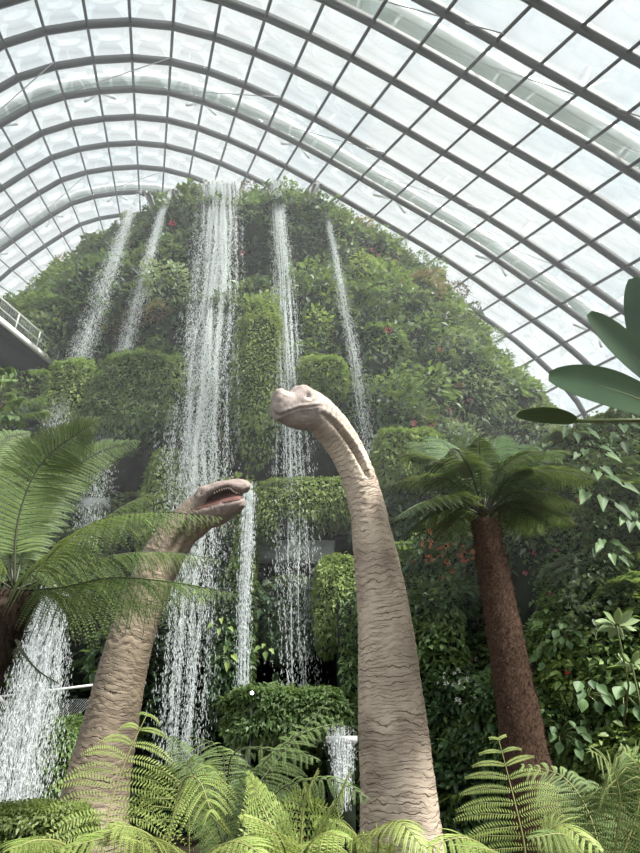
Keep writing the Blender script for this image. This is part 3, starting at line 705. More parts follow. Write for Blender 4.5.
# terrace wall carrying the fence
m_ = MB(); a, b = P(-30, 735, 19.2), P(110, 735, 19.2); m_.box(((a.x + b.x) / 2, 19.5, a.z / 2), (b.x - a.x, 1.6, a.z))
tag(m_.obj('terrace_block', M['rock']), 'dark rock terrace under the netted fence at lower left', 'terrace')

# ------------------------------------------------------------------ sauropod necks
def loft(mb, rings):
    """rings: (centre, up, a, b_up, b_dn, fwd)"""
    seg = 48; V = []
    for c, up, fw, a, bu, bd in rings:
        side = unit(np.cross(fw, up)); up2 = np.cross(side, fw)
        for k in range(seg):
            th = 2 * PI * k / seg; s, co = math.sin(th), math.cos(th)
            V.append(c + side * a * co + up2 * (bu if s > 0 else bd) * s)
    n = len(rings); F = [[i * seg + k, i * seg + (k + 1) % seg, (i + 1) * seg + (k + 1) % seg, (i + 1) * seg + k] for i in range(n - 1) for k in range(seg)]
    F += [list(range(seg))[::-1], [(n - 1) * seg + k for k in range(seg)]]
    mb.add(np.array(V), F)
def profile(keys, up_keys, n):
    """keys: (px, py, Y, half width lateral m, up m, down m)"""
    c = bez([P(k[0], k[1], k[2]) for k in keys], n); dims = bez([k[3:6] for k in keys], n)
    fw = unit(np.gradient(c, axis=0)); ups = unit(bez(up_keys, n))
    return c, fw, ups, dims
def sculpt(name, lofts, matname, root, neck_n, feats, voxel=.028, mouthcut=None):
    m_ = MB()
    for rings in lofts: loft(m_, rings)
    o = part(m_, name, M[matname], root, True)
    md = o.modifiers.new('r', 'REMESH'); md.mode = 'VOXEL'; md.voxel_size = voxel; md.use_smooth_shade = True
    dg = bpy.context.evaluated_depsgraph_get(); ev = o.evaluated_get(dg); me = bpy.data.meshes.new_from_object(ev)
    o.modifiers.clear(); o.data = me
    n = len(me.vertices); co = np.empty(n * 3); me.vertices.foreach_get('co', co); co = co.reshape(-1, 3)
    no = np.empty(n * 3); me.vertices.foreach_get('normal', no); no = no.reshape(-1, 3)
    C = np.array([r[0] for r in lofts[0]]); U = np.array([r[1] for r in lofts[0]]); Fw = np.array([r[2] for r in lofts[0]])
    s_acc = np.concatenate([[0], np.cumsum(np.linalg.norm(np.diff(C, axis=0), axis=1))]); tot = s_acc[-1]
    near = np.empty(n, int)
    for i in range(0, n, 4000): near[i:i + 4000] = np.argmin(((co[i:i + 4000, None] - C[None]) ** 2).sum(-1), 1)
    d = co - C[near]; fwn = unit(Fw[near]); sd = unit(np.cross(fwn, U[near])); u2 = np.cross(sd, fwn)
    s = s_acc[near] + (d * fwn).sum(-1); th = np.arctan2((d * u2).sum(-1), (d * sd).sum(-1)); rr = np.linalg.norm(d - fwn * (d * fwn).sum(-1)[:, None], axis=1)
    from_head = tot - s; disp = np.zeros(n); sk = np.empty((n, 3))
    for i in range(n):
        cs, sn = math.cos(th[i]), math.sin(th[i]); h = from_head[i]
        k = min(1, max(.12, (h - 1.0) / .9))
        ph = 2.3 * mnoise.noise(Vector((s[i] * 1.1, cs * 1.3, sn * 1.3))) + .7 * mnoise.noise(Vector((s[i] * 3, cs * 4, sn * 4)))
        w0 = abs(math.sin(s[i] * PI / .155 + ph * 2.2)); mk = min(1, max(0, .6 + 1.6 * mnoise.noise(Vector((s[i] * 2 + 9, cs * 1.2, sn * 1.2)))))
        w1 = mnoise.noise(Vector((s[i] * 3.6 + .5 * mnoise.noise(Vector((s[i], cs * 3, sn * 3))), cs * .9, sn * .9))); w2 = mnoise.noise(Vector((s[i] * 9 + 5, cs * 1.8, sn * 1.8))); w3 = mnoise.noise(Vector((s[i] * 16, cs * 4, sn * 4 + 9)))
        disp[i] = k * (-.019 * mk * max(0, 1 - w0 * 3.2) + .008 * w0 * mk - .010 * max(0, 1 - abs(w2) * 5) + .008 * w3) - (1 - k) * .012 * max(0, 1 - abs(w2) * 6) + .02 * mnoise.noise(Vector((s[i] * .8, cs, sn)))
        sk[i] = (s[i], cs * .6, sn * .6)
    disp += feats(s, th, from_head, co)
    co2 = co + no * disp[:, None]; me.vertices.foreach_set('co', co2.ravel())
    ah = me.attributes.new('head', 'FLOAT', 'POINT'); ah.data.foreach_set('value', np.clip((1.5 - from_head) / .7, 0, .85))
    at = me.attributes.new('skin', 'FLOAT_VECTOR', 'POINT'); at.data.foreach_set('vector', sk.ravel())
    me.polygons.foreach_set('use_smooth', np.ones(len(me.polygons), bool)); me.materials.clear(); me.materials.append(M[matname]); me.update()
    print(name, n, 'verts', 'len', round(tot, 2)); return o

# right neck: closed mouth, head level towards the left
RK = [(409, 930, 12.2, .72, .74, .74), (402, 850, 12.1, .68, .67, .67), (398, 790, 12.1, .62, .635, .635), (391, 700, 12.1, .56, .575, .575), (383.5, 610, 12.0, .49, .49, .49),
      (373.5, 545, 11.9, .42, .40, .40), (365, 500, 11.8, .38, .345, .345), (352, 462, 11.6, .36, .34, .34), (338, 436, 11.4, .34, .35, .37), (324, 419, 11.2, .34, .37, .40),
      (311, 410, 11.05, .36, .40, .46), (299, 407, 10.9, .37, .39, .50), (289, 405, 10.8, .33, .31, .48), (281, 403.5, 10.72, .30, .26, .43), (275, 402.5, 10.66, .25, .23, .34), (272.5, 402, 10.64, .09, .1, .12)]
RU = [(.95, .2, .1)] * 6 + [(.92, .2, .4), (.85, .15, .6), (.7, .1, .8), (.45, 0, .95), (.2, -.12, 1), (.08, -.2, 1), (0, -.25, 1), (0, -.25, 1), (0, -.25, 1), (0, -.25, 1)]
c_, fw_, up_, dm_ = profile(RK, RU, 150)
ringsR = [(c_[i], up_[i], fw_[i], dm_[i][0], dm_[i][1], dm_[i][2]) for i in range(150)]
def featR(s, th, fh, co):
    d = np.zeros(len(s)); sn, cs = np.sin(th), np.cos(th)
    # mouth line running back along both cheeks, curling up at the corner
    m = (fh < 1.0) & (fh > .0); line = -1.0 + 1.05 * np.clip(fh, 0, 1) + .14 * np.sin(np.clip(fh, 0, 1) * PI); fade = np.clip((1.0 - fh) * 5, 0, 1)
    d -= m * np.exp(-((sn - line) / .045) ** 2) * .036 * fade
    d -= m * np.clip((line - .04 - sn) * 6, 0, 1) * .045 * fade * np.clip(fh * 6, 0, 1)
    d += m * np.exp(-((sn - line - .13) / .09) ** 2) * .018 * fade
    d += np.exp(-((fh - .85) / .16) ** 2) * np.exp(-((sn + .25) / .3) ** 2) * .05
    # nasal bump, saddle, brow
    d += np.exp(-((fh - .14) / .07) ** 2) * np.clip(sn, 0, 1) ** 2 * .05
    d -= np.exp(-((fh - .30) / .07) ** 2) * np.clip(sn, 0, 1) ** 2 * .05
    d += np.exp(-((fh - .48) / .10) ** 2) * np.clip(sn, 0, 1) ** 2 * .05
    d += np.exp(-((fh - .60) / .13) ** 2) * np.exp(-((np.abs(cs) - .62) / .3) ** 2) * (sn > 0) * .075
    # eye sockets and nostrils
    d -= np.exp(-((fh - .58) / .06) ** 2) * np.exp(-((sn - .38) / .13) ** 2) * .05
    d -= np.exp(-((fh - .17) / .035) ** 2) * np.exp(-((sn - .55) / .1) ** 2) * .035
    # skin fold sweeping from the jaw down the side of the neck
    f = (fh > .95) & (fh < 2.7); l2 = -.35 + .28 * (fh - .95); d -= f * np.exp(-((sn - l2) / .11) ** 2) * .17 * np.sin(np.clip((fh - .9) / 1.9, 0, 1) * PI)
    d += f * np.exp(-((sn - l2 - .25) / .16) ** 2) * .05 * np.sin(np.clip((fh - .9) / 1.9, 0, 1) * PI)
    d -= np.exp(-((fh - 1.15) / .12) ** 2) * np.clip(-sn, 0, 1) * .05
    return d
rootR = empty('long_necked_dinosaur', (c_[0][0], c_[0][1], 0)); tag(rootR, 'taller grey long-necked dinosaur on the right with mouth closed, head turned left', 'dinosaur sculpture')
sculpt('body', [ringsR], 'skin', rootR, 0, featR)
def sphere(mb, c, r, mi=0):
    nu, nv = 16, 10; V = [(c[0] + r * math.cos(2 * PI * i / nu) * math.cos(-PI / 2 + PI * j / (nv - 1)), c[1] + r * math.sin(2 * PI * i / nu) * math.cos(-PI / 2 + PI * j / (nv - 1)), c[2] + r * math.sin(-PI / 2 + PI * j / (nv - 1))) for j in range(nv) for i in range(nu)]
    mb.add(V, [[j * nu + i, j * nu + (i + 1) % nu, (j + 1) * nu + (i + 1) % nu, (j + 1) * nu + i] for j in range(nv - 1) for i in range(nu)])
def eyes(c, fw, up, dm, fh, sn, root, r=.035, push=.97):
    acc = np.concatenate([[0], np.cumsum(np.linalg.norm(np.diff(c, axis=0), axis=1))]); i = int(np.argmin(abs((acc[-1] - acc) - fh)))
    sd = unit(np.cross(fw[i], up[i])); u2 = np.cross(sd, fw[i]); cs = math.sqrt(1 - sn * sn)
    for q in (-1, 1):
        m_ = MB(); sphere(m_, c[i] + sd * q * dm[i][0] * cs * push + u2 * dm[i][1] * sn * push, r); part(m_, 'eye', M['eye'], root, True)
eyes(c_, fw_, up_, dm_, .58, .38, rootR, r=.028, push=.88)

# left neck: open mouth pointing up to the right
LK = [(86, 930, 13.6, .74, .76, .76), (91, 860, 13.6, .68, .68, .68), (95, 800, 13.6, .62, .62, .62), (108, 735, 13.5, .55, .53, .53), (128, 650, 13.4, .48, .46, .46),
      (143, 602, 13.3, .46, .43, .43), (160, 562, 13.2, .44, .42, .44), (176, 534, 13.1, .38, .38, .44), (189, 516, 13.0, .35, .30, .42), (200, 505, 12.9, .34, .27, .26),
      (212, 493.5, 12.75, .31, .19, .09), (225, 486.5, 12.6, .28, .13, .06), (236, 484, 12.5, .25, .11, .07), (243, 486, 12.42, .20, .10, .13), (246.5, 490, 12.4, .10, .07, .12)]
LU = [(-.95, -.1, .1)] * 6 + [(-.9, -.15, .3), (-.8, -.2, .5), (-.6, -.25, .8), (-.5, -.3, .85)] + [(-.42, -.32, .9)] * 5
cl, fl, ul, dl_ = profile(LK, LU, 150)
ringsL = [(cl[i], ul[i], fl[i], dl_[i][0], dl_[i][1], dl_[i][2]) for i in range(150)]
JK = [(174, 538, 13.1, .34, .30, .36), (190, 523, 13.0, .35, .24, .40), (204, 513, 12.85, .33, .18, .38), (218, 509, 12.7, .31, .16, .35), (230, 505.5, 12.55, .29, .15, .24), (239, 503.5, 12.45, .22, .13, .16), (244.5, 502.5, 12.42, .09, .06, .08)]
JU = [(-.6, -.3, .8)] + [(-.42, -.32, .9)] * 6
cj, fj, uj, dj = profile(JK, JU, 50)
ringsJ = [(cj[i], uj[i], fj[i], dj[i][0], dj[i][1], dj[i][2]) for i in range(50)]
def featL(s, th, fh, co):
    d = np.zeros(len(s)); sn, cs = np.sin(th), np.cos(th)
    d += np.exp(-((fh - 1.02) / .13) ** 2) * np.exp(-((np.abs(cs) - .65) / .3) ** 2) * (sn > 0) * .07
    d += np.exp(-((fh - .75) / .12) ** 2) * np.clip(sn, 0, 1) ** 2 * .03
    d -= np.exp(-((fh - 1.02) / .06) ** 2) * np.exp(-((sn - .35) / .14) ** 2) * .04
    f = (fh > 1.4) & (fh < 3.0); env = np.sin(np.clip((fh - 1.35) / 1.7, 0, 1) * PI)
    d -= f * np.exp(-((sn + .35) / .12) ** 2) * .13 * env; d += f * np.exp(-((sn + .02) / .16) ** 2) * .06 * env
    d -= f * np.exp(-((sn + .85) / .08) ** 2) * .08 * env
    return d
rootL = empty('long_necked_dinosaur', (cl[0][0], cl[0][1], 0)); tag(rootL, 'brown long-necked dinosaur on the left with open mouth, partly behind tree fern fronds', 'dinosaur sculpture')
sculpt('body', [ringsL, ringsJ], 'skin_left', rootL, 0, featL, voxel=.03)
eyes(cl, fl, ul, dl_, 1.02, .35, rootL, r=.04, push=.93)
# mouth lining between the jaws, and the teeth
m_ = MB(); nu_ = 12; ku = [106 + 3 * i for i in range(14)]
V = []
for t in np.linspace(0, 1, 16):
    i = int(100 + 44 * t); j = int(16 + 30 * t)
    for w in np.linspace(-1, 1, 9):
        su_ = unit(np.cross(fl[i], ul[i])); u2 = np.cross(su_, fl[i]); sj = unit(np.cross(fj[j], uj[j])); uj2 = np.cross(sj, fj[j])
        top = cl[i] + su_ * w * dl_[i][0] * .84 - u2 * (dl_[i][2] * (1 - .55 * w * w) + .035)
        bot = cj[j] + sj * w * dj[j][0] * .84 + uj2 * (dj[j][1] * (1 - .55 * w * w) + .03)
        V.append((top, bot))
T_ = np.array([v[0] for v in V]); B_ = np.array([v[1] for v in V]); F = [[a * 9 + b, a * 9 + b + 1, (a + 1) * 9 + b + 1, (a + 1) * 9 + b] for a in range(15) for b in range(8)]
m_.add(T_, F); m_.add(B_, F)
m_.add(np.concatenate([T_[4::9], B_[4::9]]), [[a, a + 1, 17 + a, 16 + a] for a in range(15)])
part(m_, 'mouth_lining', M['mouth'], rootL, True)
for q in (-1, 1):
    for k in range(17):
        t = k / 16; i = int(112 + 33 * t); su_ = unit(np.cross(fl[i], ul[i])); u2 = np.cross(su_, fl[i])
        b0 = cl[i] + su_ * q * dl_[i][0] * .88 - u2 * dl_[i][2] * .75; m_ = MB(); m_.tube([b0, b0 - u2 * .025, b0 - u2 * .045], [.011, .009, .002], 6)
        part(m_, 'tooth', M['tooth'], rootL)

# ------------------------------------------------------------------ fern fronds
def frond(mb, pts, up, Lmax, pairs=26, pinn=16, droop=.35, fwd=.5, t0=.16, wp=.42, rr=.016, mi_leaf=0, mi_r=1, hang=0., slim=.8):
    n = 60; q = bez(pts, n); T = unit(np.gradient(q, axis=0)); up = np.array(up, float)
    mb.tube(q[::3], np.linspace(rr, rr * .25, len(q[::3])), 6, mi=mi_r)
    pos, ax, nr, LL, tint = [], [], [], [], []
    for i in range(pairs):
        t = t0 + (1 - t0) * (i + .5) / pairs; k = min(int(t * (n - 1)), n - 2); f = t * (n - 1) - k; c = q[k] * (1 - f) + q[k + 1] * f; tg = T[k]
        S = unit(np.cross(tg, up)); Nn = np.cross(S, tg); x = (t - t0) / (1 - t0)
        Lp = Lmax * (math.sin(PI * min(1, (x * .86 + .14)) ** .8) ** .75 if x < 1 else .02) * (1 - .12 * x)
        Lp = max(Lp, Lmax * .06)
        for sg in (-1, 1):
            d0 = unit(S * sg + tg * (fwd + .35 * x) + Nn * (-hang) + RNG.normal(0, .05, 3))
            st = np.linspace(.04, 1, pinn); dz = droop * random.uniform(.7, 1.3)
            line = c + d0 * (Lp * st)[:, None] + np.array([0, 0, -1.]) * (dz * Lp * st ** 2)[:, None]
            tl = unit(np.gradient(line, axis=0)); 
            mb.sweep([c, line[pinn // 2], line[-1]], Nn, rr * .35, rr * .35, mi=mi_r)
            ps = unit(np.cross(tl, Nn)); pl = Lp * wp * .36 * np.sin(PI * np.clip(st * .82 + .14, 0, 1)) ** .7
            tt = random.random() * .6
            for s2 in (-1, 1):
                pos.append(line); ax.append(ps * s2 + tl * .45 + np.array([0, 0, -.12])); nr.append(np.tile(Nn, (pinn, 1))); LL.append(np.maximum(pl, .012)); tint.append(np.full(pinn, tt) + RNG.random(pinn) * .4)
    pos, ax, nr, LL, tint = map(np.concatenate, (pos, ax, nr, LL, tint))
    sp = Lmax / pinn
    mb.leaves(pos, ax, nr, LL, np.minimum(LL * .42, sp * slim), tint=tint, mi=mi_leaf, fold=.1)

def trunk(mb, a, b, ra, rb, rough=.05, seg=28, n=60, freq=9):
    a, b = np.array(a), np.array(b); V = []
    for j in range(n):
        t = j / (n - 1); c = a + (b - a) * t; r = ra + (rb - ra) * t
        for i in range(seg):
            th = 2 * PI * i / seg; w = r * (1 + rough * mnoise.noise(Vector((math.cos(th) * 3, math.sin(th) * 3, c[2] * freq))) * 2 + rough * (random.random() - .5))
            V.append((c[0] + w * math.cos(th), c[1] + w * math.sin(th), c[2]))
    F = [[j * seg + i, j * seg + (i + 1) % seg, (j + 1) * seg + (i + 1) % seg, (j + 1) * seg + i] for j in range(n - 1) for i in range(seg)] + [list(range(seg))[::-1], [(n - 1) * seg + i for i in range(seg)]]
    mb.add(V, F)
def fibres(mb, a, b, ra, rb, n, L, w):
    t = RNG.random(n); a, b = np.array(a), np.array(b); c = a + (b - a) * t[:, None]; r = ra + (rb - ra) * t; th = RNG.uniform(0, 2 * PI, n)
    o = np.stack([np.cos(th), np.sin(th), np.zeros(n)], 1); p = c + o * r[:, None]
    mb.leaves(p, o * .5 + np.array([0, 0, 1.]) * RNG.uniform(-1, 1, n)[:, None] + RNG.normal(0, .3, (n, 3)), o, L * RNG.uniform(.5, 1.4, n), w)

# right tree fern
base = P(524, 760, 10.0); crown = P(484, 516, 10.0); foot = Vector((base.x, 10.0, 0))
tf = empty('tree_fern', tuple(foot)); tag(tf, 'tree fern with tall red-brown trunk and umbrella of fronds, right of the grey neck', 'tree fern')
m_ = MB(); trunk(m_, (base.x + .12, 10, 0), (crown.x, 10, crown.z - .1), .36, .215, .06); fibres(m_, (base.x + .12, 10, 0), (crown.x, 10, crown.z), .35, .215, 9000, .05, .010)
part(m_, 'trunk', M['bark'], tf)
cr = np.array([crown.x, 10.0, crown.z])
RF = [  # tip px,py, Y, sag, mid lift
    ((392, 524), 8.8, .55), ((385, 492), 9.6, .75), ((398, 462), 10.6, .8), ((412, 446), 11.4, .7), ((432, 440), 11.2, .65), ((425, 470), 9.6, .8), ((452, 452), 8.8, .6),
    ((480, 440), 9.2, .45), ((500, 438), 10.9, .5), ((520, 448), 11.8, .55), ((545, 456), 9.4, .7), ((568, 458), 10.8, .75), ((590, 482), 9.2, .8), ((598, 486), 10.4, .85), ((590, 515), 9.6, .6), ((575, 530), 11., .5),
    ((400, 545), 10.5, .5), ((540, 540), 11.6, .5), ((440, 545), 11.8, .4)]
for (tx, ty), Y, lift in RF:
    lift *= 1.45; ty -= 4
    tip = np.array(P(tx, ty, Y)); mid = (cr + tip) / 2 + np.array([0, 0, .42 * lift]); q1 = cr * .72 + tip * .28 + np.array([0, 0, .42 * lift]); q3 = cr * .25 + tip * .75 + np.array([0, 0, .28 * lift])
    m_ = MB(); L = np.linalg.norm(tip - cr); frond(m_, [cr, q1, mid, q3, tip], (0, 0, 1), max(.36, L * .29), 36, 16, .45, .35, t0=.1, wp=.4, rr=.018, slim=.6)
    part(m_, 'frond', [M['fern_deep'], M['rachis_dark']], tf)

# left tree fern, near the camera
crl = np.array(P(14, 590, 6.0)); tl_ = empty('tree_fern', (crl[0] - .8, crl[1], 0)); tag(tl_, 'large near tree fern with thick dark trunk at the left edge', 'tree fern')
m_ = MB(); trunk(m_, (crl[0] - .8, 6, 0), (crl[0] - .06, 6, crl[2] - .05), .30, .27, .1); fibres(m_, (crl[0] - .8, 6, 0), (crl[0] - .06, 6, crl[2]), .29, .26, 9000, .09, .008)
part(m_, 'trunk', M['bark_dark'], tl_)
LF = [  # intermediate px points then tip
    ([(18, 520, 5.9), (40, 465, 5.8), (75, 435, 5.7), (101, 419, 5.6)], .42), ([(30, 530, 6.2), (60, 480, 6.4), (100, 452, 6.5), (140, 441, 6.6)], .36),
    ([(50, 555, 5.7), (95, 522, 5.4), (150, 512, 5.2), (222, 517, 5.0)], .40), ([(48, 560, 6.3), (90, 530, 6.6), (135, 500, 6.8), (182, 487, 7.0)], .32),
    ([(60, 588, 5.8), (110, 578, 5.6), (170, 582, 5.4), (238, 594, 5.2)], .40), ([(55, 575, 6.4), (110, 556, 6.8), (165, 552, 7.0), (222, 560, 7.2)], .38),
    ([(5, 520, 6.2), (-5, 470, 6.4), (5, 440, 6.6), (30, 432, 6.8)], .36), ([(-10, 540, 5.7), (-40, 490, 5.5), (-80, 460, 5.2)], .36), ([(-20, 570, 6.0), (-70, 560, 6.0), (-120, 590, 6.)], .36),
    ([(10, 560, 6.7), (30, 500, 7.4), (60, 470, 8.)], .36), ([(40, 590, 6.4), (80, 600, 6.7), (125, 600, 7.0), (160, 606, 7.2)], .36)]
for pts, Lm in LF:
    m_ = MB(); frond(m_, [crl] + [np.array(P(*p)) for p in pts], ((.45, -.8, .35) if pts[-1][1] < 450 else (-.1, -.5, 1)), Lm * (1 if pts[-1][1] < 450 else 1.2), 44, 22, (.25 if pts[-1][1] < 450 else .85), .4, t0=.12, wp=.36, rr=.012)
    part(m_, 'frond', [M['fern_left'], M['rachis_dark']], tl_)
m_ = MB(); frond(m_, [P(16, 640, 5.6), P(24, 655, 5.55), P(40, 672, 5.5), P(60, 684, 5.45)], (0, -.3, 1), .07, 16, 6, .8, .6, t0=.1, rr=.012); part(m_, 'withered_frond', [M['fern_deep'], M['rachis_dark']], tl_)

# foreground ferns along the bottom
def ground_fern(name, root_px, Y, fr, label, mats, cat='fern', pinn=14):
    r = P(root_px[0], root_px[1], Y); e = empty(name, (r.x, r.y, 0)); tag(e, label, cat)
    m_ = MB(); trunk(m_, (r.x, r.y, 0), (r.x, r.y, max(.25, r.z)), .09, .07, .12, 12, 12); part(m_, 'trunk', M['bark_dark'], e)
    for pts, Lm, kw in fr:
        k = dict(pairs=17, pinn=22, droop=.4, fwd=.25, t0=.12, wp=.36, rr=.010, slim=.5); k.update(kw)
        m_ = MB(); frond(m_, [r] + [P(*p) for p in pts], k.pop('up', (0, -.45, 1)), Lm, **k)
        part(m_, 'frond', mats, e)
FM = [M['fern'], M['rachis']]; FD = [M['fern_deep'], M['rachis_dark']]
ground_fern('fern', (96, 905), 4.6, [
    ([(102, 850, 4.6), (112, 800, 4.65), (128, 755, 4.7), (150, 708, 4.8)], .50, dict(up=(0, -1, .5), pairs=9, droop=.55, pinn=22, wp=.3, fwd=.12, t0=.3, rr=.008, slim=.45)),
    ([(70, 850, 4.3), (40, 840, 4.1), (10, 850, 4.)], .3, {})],
    'tall lime fern with drooping side leaflets in front of the brown neck', FM)
ground_fern('fern', (170, 905), 4.4, [
    ([(168, 850, 4.4), (176, 805, 4.4), (186, 778, 4.35), (200, 782, 4.2), (212, 815, 4.)], .36, dict(up=(.1, -1, .6), pairs=13, droop=.7, pinn=22, wp=.34, fwd=.2, t0=.3, slim=.5)),
    ([(150, 850, 4.1), (110, 838, 3.9), (60, 850, 3.8)], .3, dict(pairs=18)), ([(200, 860, 4.2), (235, 842, 4.), (270, 860, 3.9)], .28, dict(pairs=18)),
    ([(160, 850, 4.0), (140, 830, 3.8), (110, 825, 3.7)], .28, dict(pairs=18))],
    'pale green fern with an arched hooked frond, second from lower left', FM)
ground_fern('fern', (232, 900), 6.2, [
    ([(238, 850, 6.2), (246, 800, 6.2), (262, 765, 6.1), (300, 735, 6.0), (345, 722, 5.9)], .42, dict(pairs=24)),
    ([(240, 840, 6.3), (255, 790, 6.5), (290, 745, 6.8), (330, 698, 7.2)], .40, dict(pairs=24)),
    ([(228, 840, 6.2), (228, 795, 6.2), (235, 752, 6.1), (290, 752, 5.9), (320, 760, 5.8)], .30, dict(pairs=22)),
    ([(226, 840, 6.2), (215, 790, 6.3), (195, 765, 6.4), (165, 762, 6.5)], .28, dict(pairs=22)), ([(222, 840, 6.1), (200, 790, 6.0), (185, 755, 6.), (172, 735, 6.1)], .26, dict(pairs=22)),
    ([(230, 830, 6.5), (225, 780, 6.8), (220, 750, 7.1), (190, 735, 7.4)], .36, dict(pairs=22)), ([(245, 840, 6.1), (280, 790, 6.0), (330, 780, 5.9), (370, 800, 5.8)], .34, dict(pairs=22))],
    'spreading mid green tree fern between the two necks', [M['fern_left'], M['rachis_dark']])
ground_fern('fern', (290, 900), 4.8, [
    ([(280, 850, 4.8), (262, 805, 4.8), (248, 770, 4.75)], .24, dict(pinn=8, wp=.9)), ([(300, 850, 4.8), (305, 800, 4.8), (318, 768, 4.7)], .22, dict(pinn=8, wp=.9)),
    ([(310, 850, 4.7), (335, 805, 4.6), (350, 770, 4.5)], .24, dict(pinn=8, wp=.9)), ([(285, 850, 4.6), (268, 825, 4.4), (240, 815, 4.3)], .22, dict(pinn=8, wp=.9)), ([(300, 860, 4.5), (320, 835, 4.3), (350, 838, 4.2)], .22, dict(pinn=8, wp=.9))],
    'fresh bright green sword fern at the bottom middle', FM)
ground_fern('fern', (375, 905), 5.0, [
    ([(370, 860, 5.), (350, 830, 4.9), (310, 815, 4.8)], .30, dict(pairs=20)), ([(385, 860, 5.), (400, 838, 4.9), (440, 850, 4.8)], .28, dict(pairs=20)), ([(378, 850, 5.), (382, 828, 4.9), (400, 822, 4.7), (425, 850, 4.6)], .26, dict(pairs=20)),
    ([(360, 870, 4.7), (335, 845, 4.5), (300, 850, 4.4)], .28, dict(pairs=20))],
    'low lime fern at the foot of the grey neck', FM)
ground_fern('fern', (528, 900), 5.2, [
    ([(525, 850, 5.2), (518, 815, 5.2), (508, 775, 5.25), (497, 733, 5.3)], .48, dict(up=(0, -1, .5), pairs=11, droop=.3, pinn=24, wp=.28, fwd=.15, t0=.15, rr=.008, slim=.42)),
    ([(500, 860, 5.0), (465, 838, 4.8), (420, 850, 4.7)], .3, dict(pairs=18)), ([(540, 850, 5.), (560, 825, 4.9), (600, 850, 4.7)], .3, dict(pairs=18)),
    ([(520, 870, 4.6), (490, 850, 4.4), (450, 845, 4.3)], .24, dict(pairs=18, pinn=8, wp=.9))],
    'upright lime fern with ladder-like leaflets, in front of the red-brown trunk', FM)
ground_fern('fern', (610, 900), 5.4, [
    ([(600, 850, 5.4), (585, 805, 5.5), (560, 775, 5.6), (520, 765, 5.7)], .42, dict(pairs=18, up=(0, -.8, .8), droop=.5, wp=.32)), ([(615, 850, 5.3), (620, 800, 5.2), (610, 765, 5.1), (590, 750, 5.)], .40, dict(pairs=18, up=(0, -.8, .8), droop=.5, wp=.32)),
    ([(625, 850, 5.4), (640, 800, 5.4), (638, 765, 5.4), (620, 745, 5.4)], .40, dict(pairs=18, up=(0, -.8, .8), droop=.5, wp=.32)), ([(640, 860, 5.1), (660, 820, 5.), (690, 800, 4.9)], .4, dict(pairs=18)), ([(590, 860, 5.0), (565, 835, 4.8), (530, 838, 4.7)], .3, dict(pairs=18))],
    'deep green fern clump at the lower right corner', [M['fern_left'], M['rachis']])

# ------------------------------------------------------------------ right planted wall
def wallY(x, z):
    return 15.2 + max(0, (7.5 - x)) * .85 + max(0, z) * .16 + .5 * fbm((x * .4, 1., z * .4)) + (2.8 / (1 + (((x - P(522, 585, 16).x) / .75) ** 6 + ((z - P(522, 590, 16).z) / 1.6) ** 6)))
def topz(x):
    return np.interp(x, [1.0, 2.5, 4.5, 6.5, 8, 12, 16], [7.0, 8.6, 9.2, 10.2, 11.2, 12.5, 12.5])
mb = MB(); nx, nz_ = 90, 60; V = []
for j in range(nz_):
    for i in range(nx):
        x = .6 + 15.4 * i / (nx - 1); z = topz(x) * j / (nz_ - 1); V.append((x, wallY(x, z), z))
for j in range(nz_):
    for i in range(nx):
        x = .6 + 15.4 * i / (nx - 1); z = topz(x) * j / (nz_ - 1); V.append((x, wallY(x, z) + 3.5, z))
F = []; o2 = nx * nz_
for j in range(nz_ - 1):
    for i in range(nx - 1):
        F.append([j * nx + i, j * nx + i + 1, (j + 1) * nx + i + 1, (j + 1) * nx + i]); F.append([o2 + j * nx + i, o2 + (j + 1) * nx + i, o2 + (j + 1) * nx + i + 1, o2 + j * nx + i + 1])
for i in range(nx - 1): a = (nz_ - 1) * nx + i; F.append([a, a + 1, o2 + a + 1, o2 + a])
for j in range(nz_ - 1):
    for i in (0, nx - 1): a = j * nx + i; F.append([a, a + nx, o2 + a + nx, o2 + a])
mb.add(V, F); tag(mb.obj('planted_bank', M['rock'], None, True), 'steep dark bank carrying the shrubs on the right side', 'bank')
pos, ax, nr = [], [], []
for _ in range(30000):
    x = random.uniform(.7, 15); z = random.random() * topz(x); y = wallY(x, z)
    if y - (15.2 + max(0, 7.5 - x) * .85 + z * .16) > .9: continue
    pos.append((x, y - random.uniform(.02, .5), z)); ax.append((random.gauss(0, .7), random.gauss(-.8, .4), random.gauss(-.3, .6))); nr.append((random.gauss(0, .4), -.5, 1))
m_ = MB(); l = RNG.uniform(.1, .26, len(pos)); m_.leaves(pos, ax, nr, l, l * .5, droop=.3)
tag(m_.obj('ground_cover_foliage', M['mid']), 'leafy creepers covering the steep bank on the right', 'foliage', kind='stuff')
NB = {}
for k, (nm, lb, key, L, asp, fl) in KINDS.items():
    NB[k] = [bush_mesh(nm, .75, 420, L * .72, asp * 1.15, key, 1, 200 + 10 * i + len(nm), fl, .35) for i in range(2)] + [fern_clump_mesh(nm, .95, key, 177 + len(nm))]
WS = [(430, 545, 'dark'), (420, 580, 'mid'), (440, 620, 'dark'), (470, 560, 'dark'), (430, 660, 'mid'), (460, 690, 'dark'), (420, 720, 'dark'), (470, 740, 'dark'), (530, 640, 'mid'), (560, 640, 'mid'),
      (540, 680, 'mid'), (570, 690, 'lime'), (610, 690, 'mid'), (600, 720, 'mid'), (630, 650, 'mid'), (560, 600, 'mid'), (590, 580, 'pale'), (620, 580, 'mid'), (580, 540, 'pale'), (560, 520, 'pale'), (620, 530, 'mid'),
      (560, 470, 'pale'), (590, 440, 'pale'), (620, 440, 'pale'), (610, 490, 'mid'), (580, 620, 'pale'), (545, 720, 'mid'), (610, 750, 'lime'), (545, 430, 'pale')]
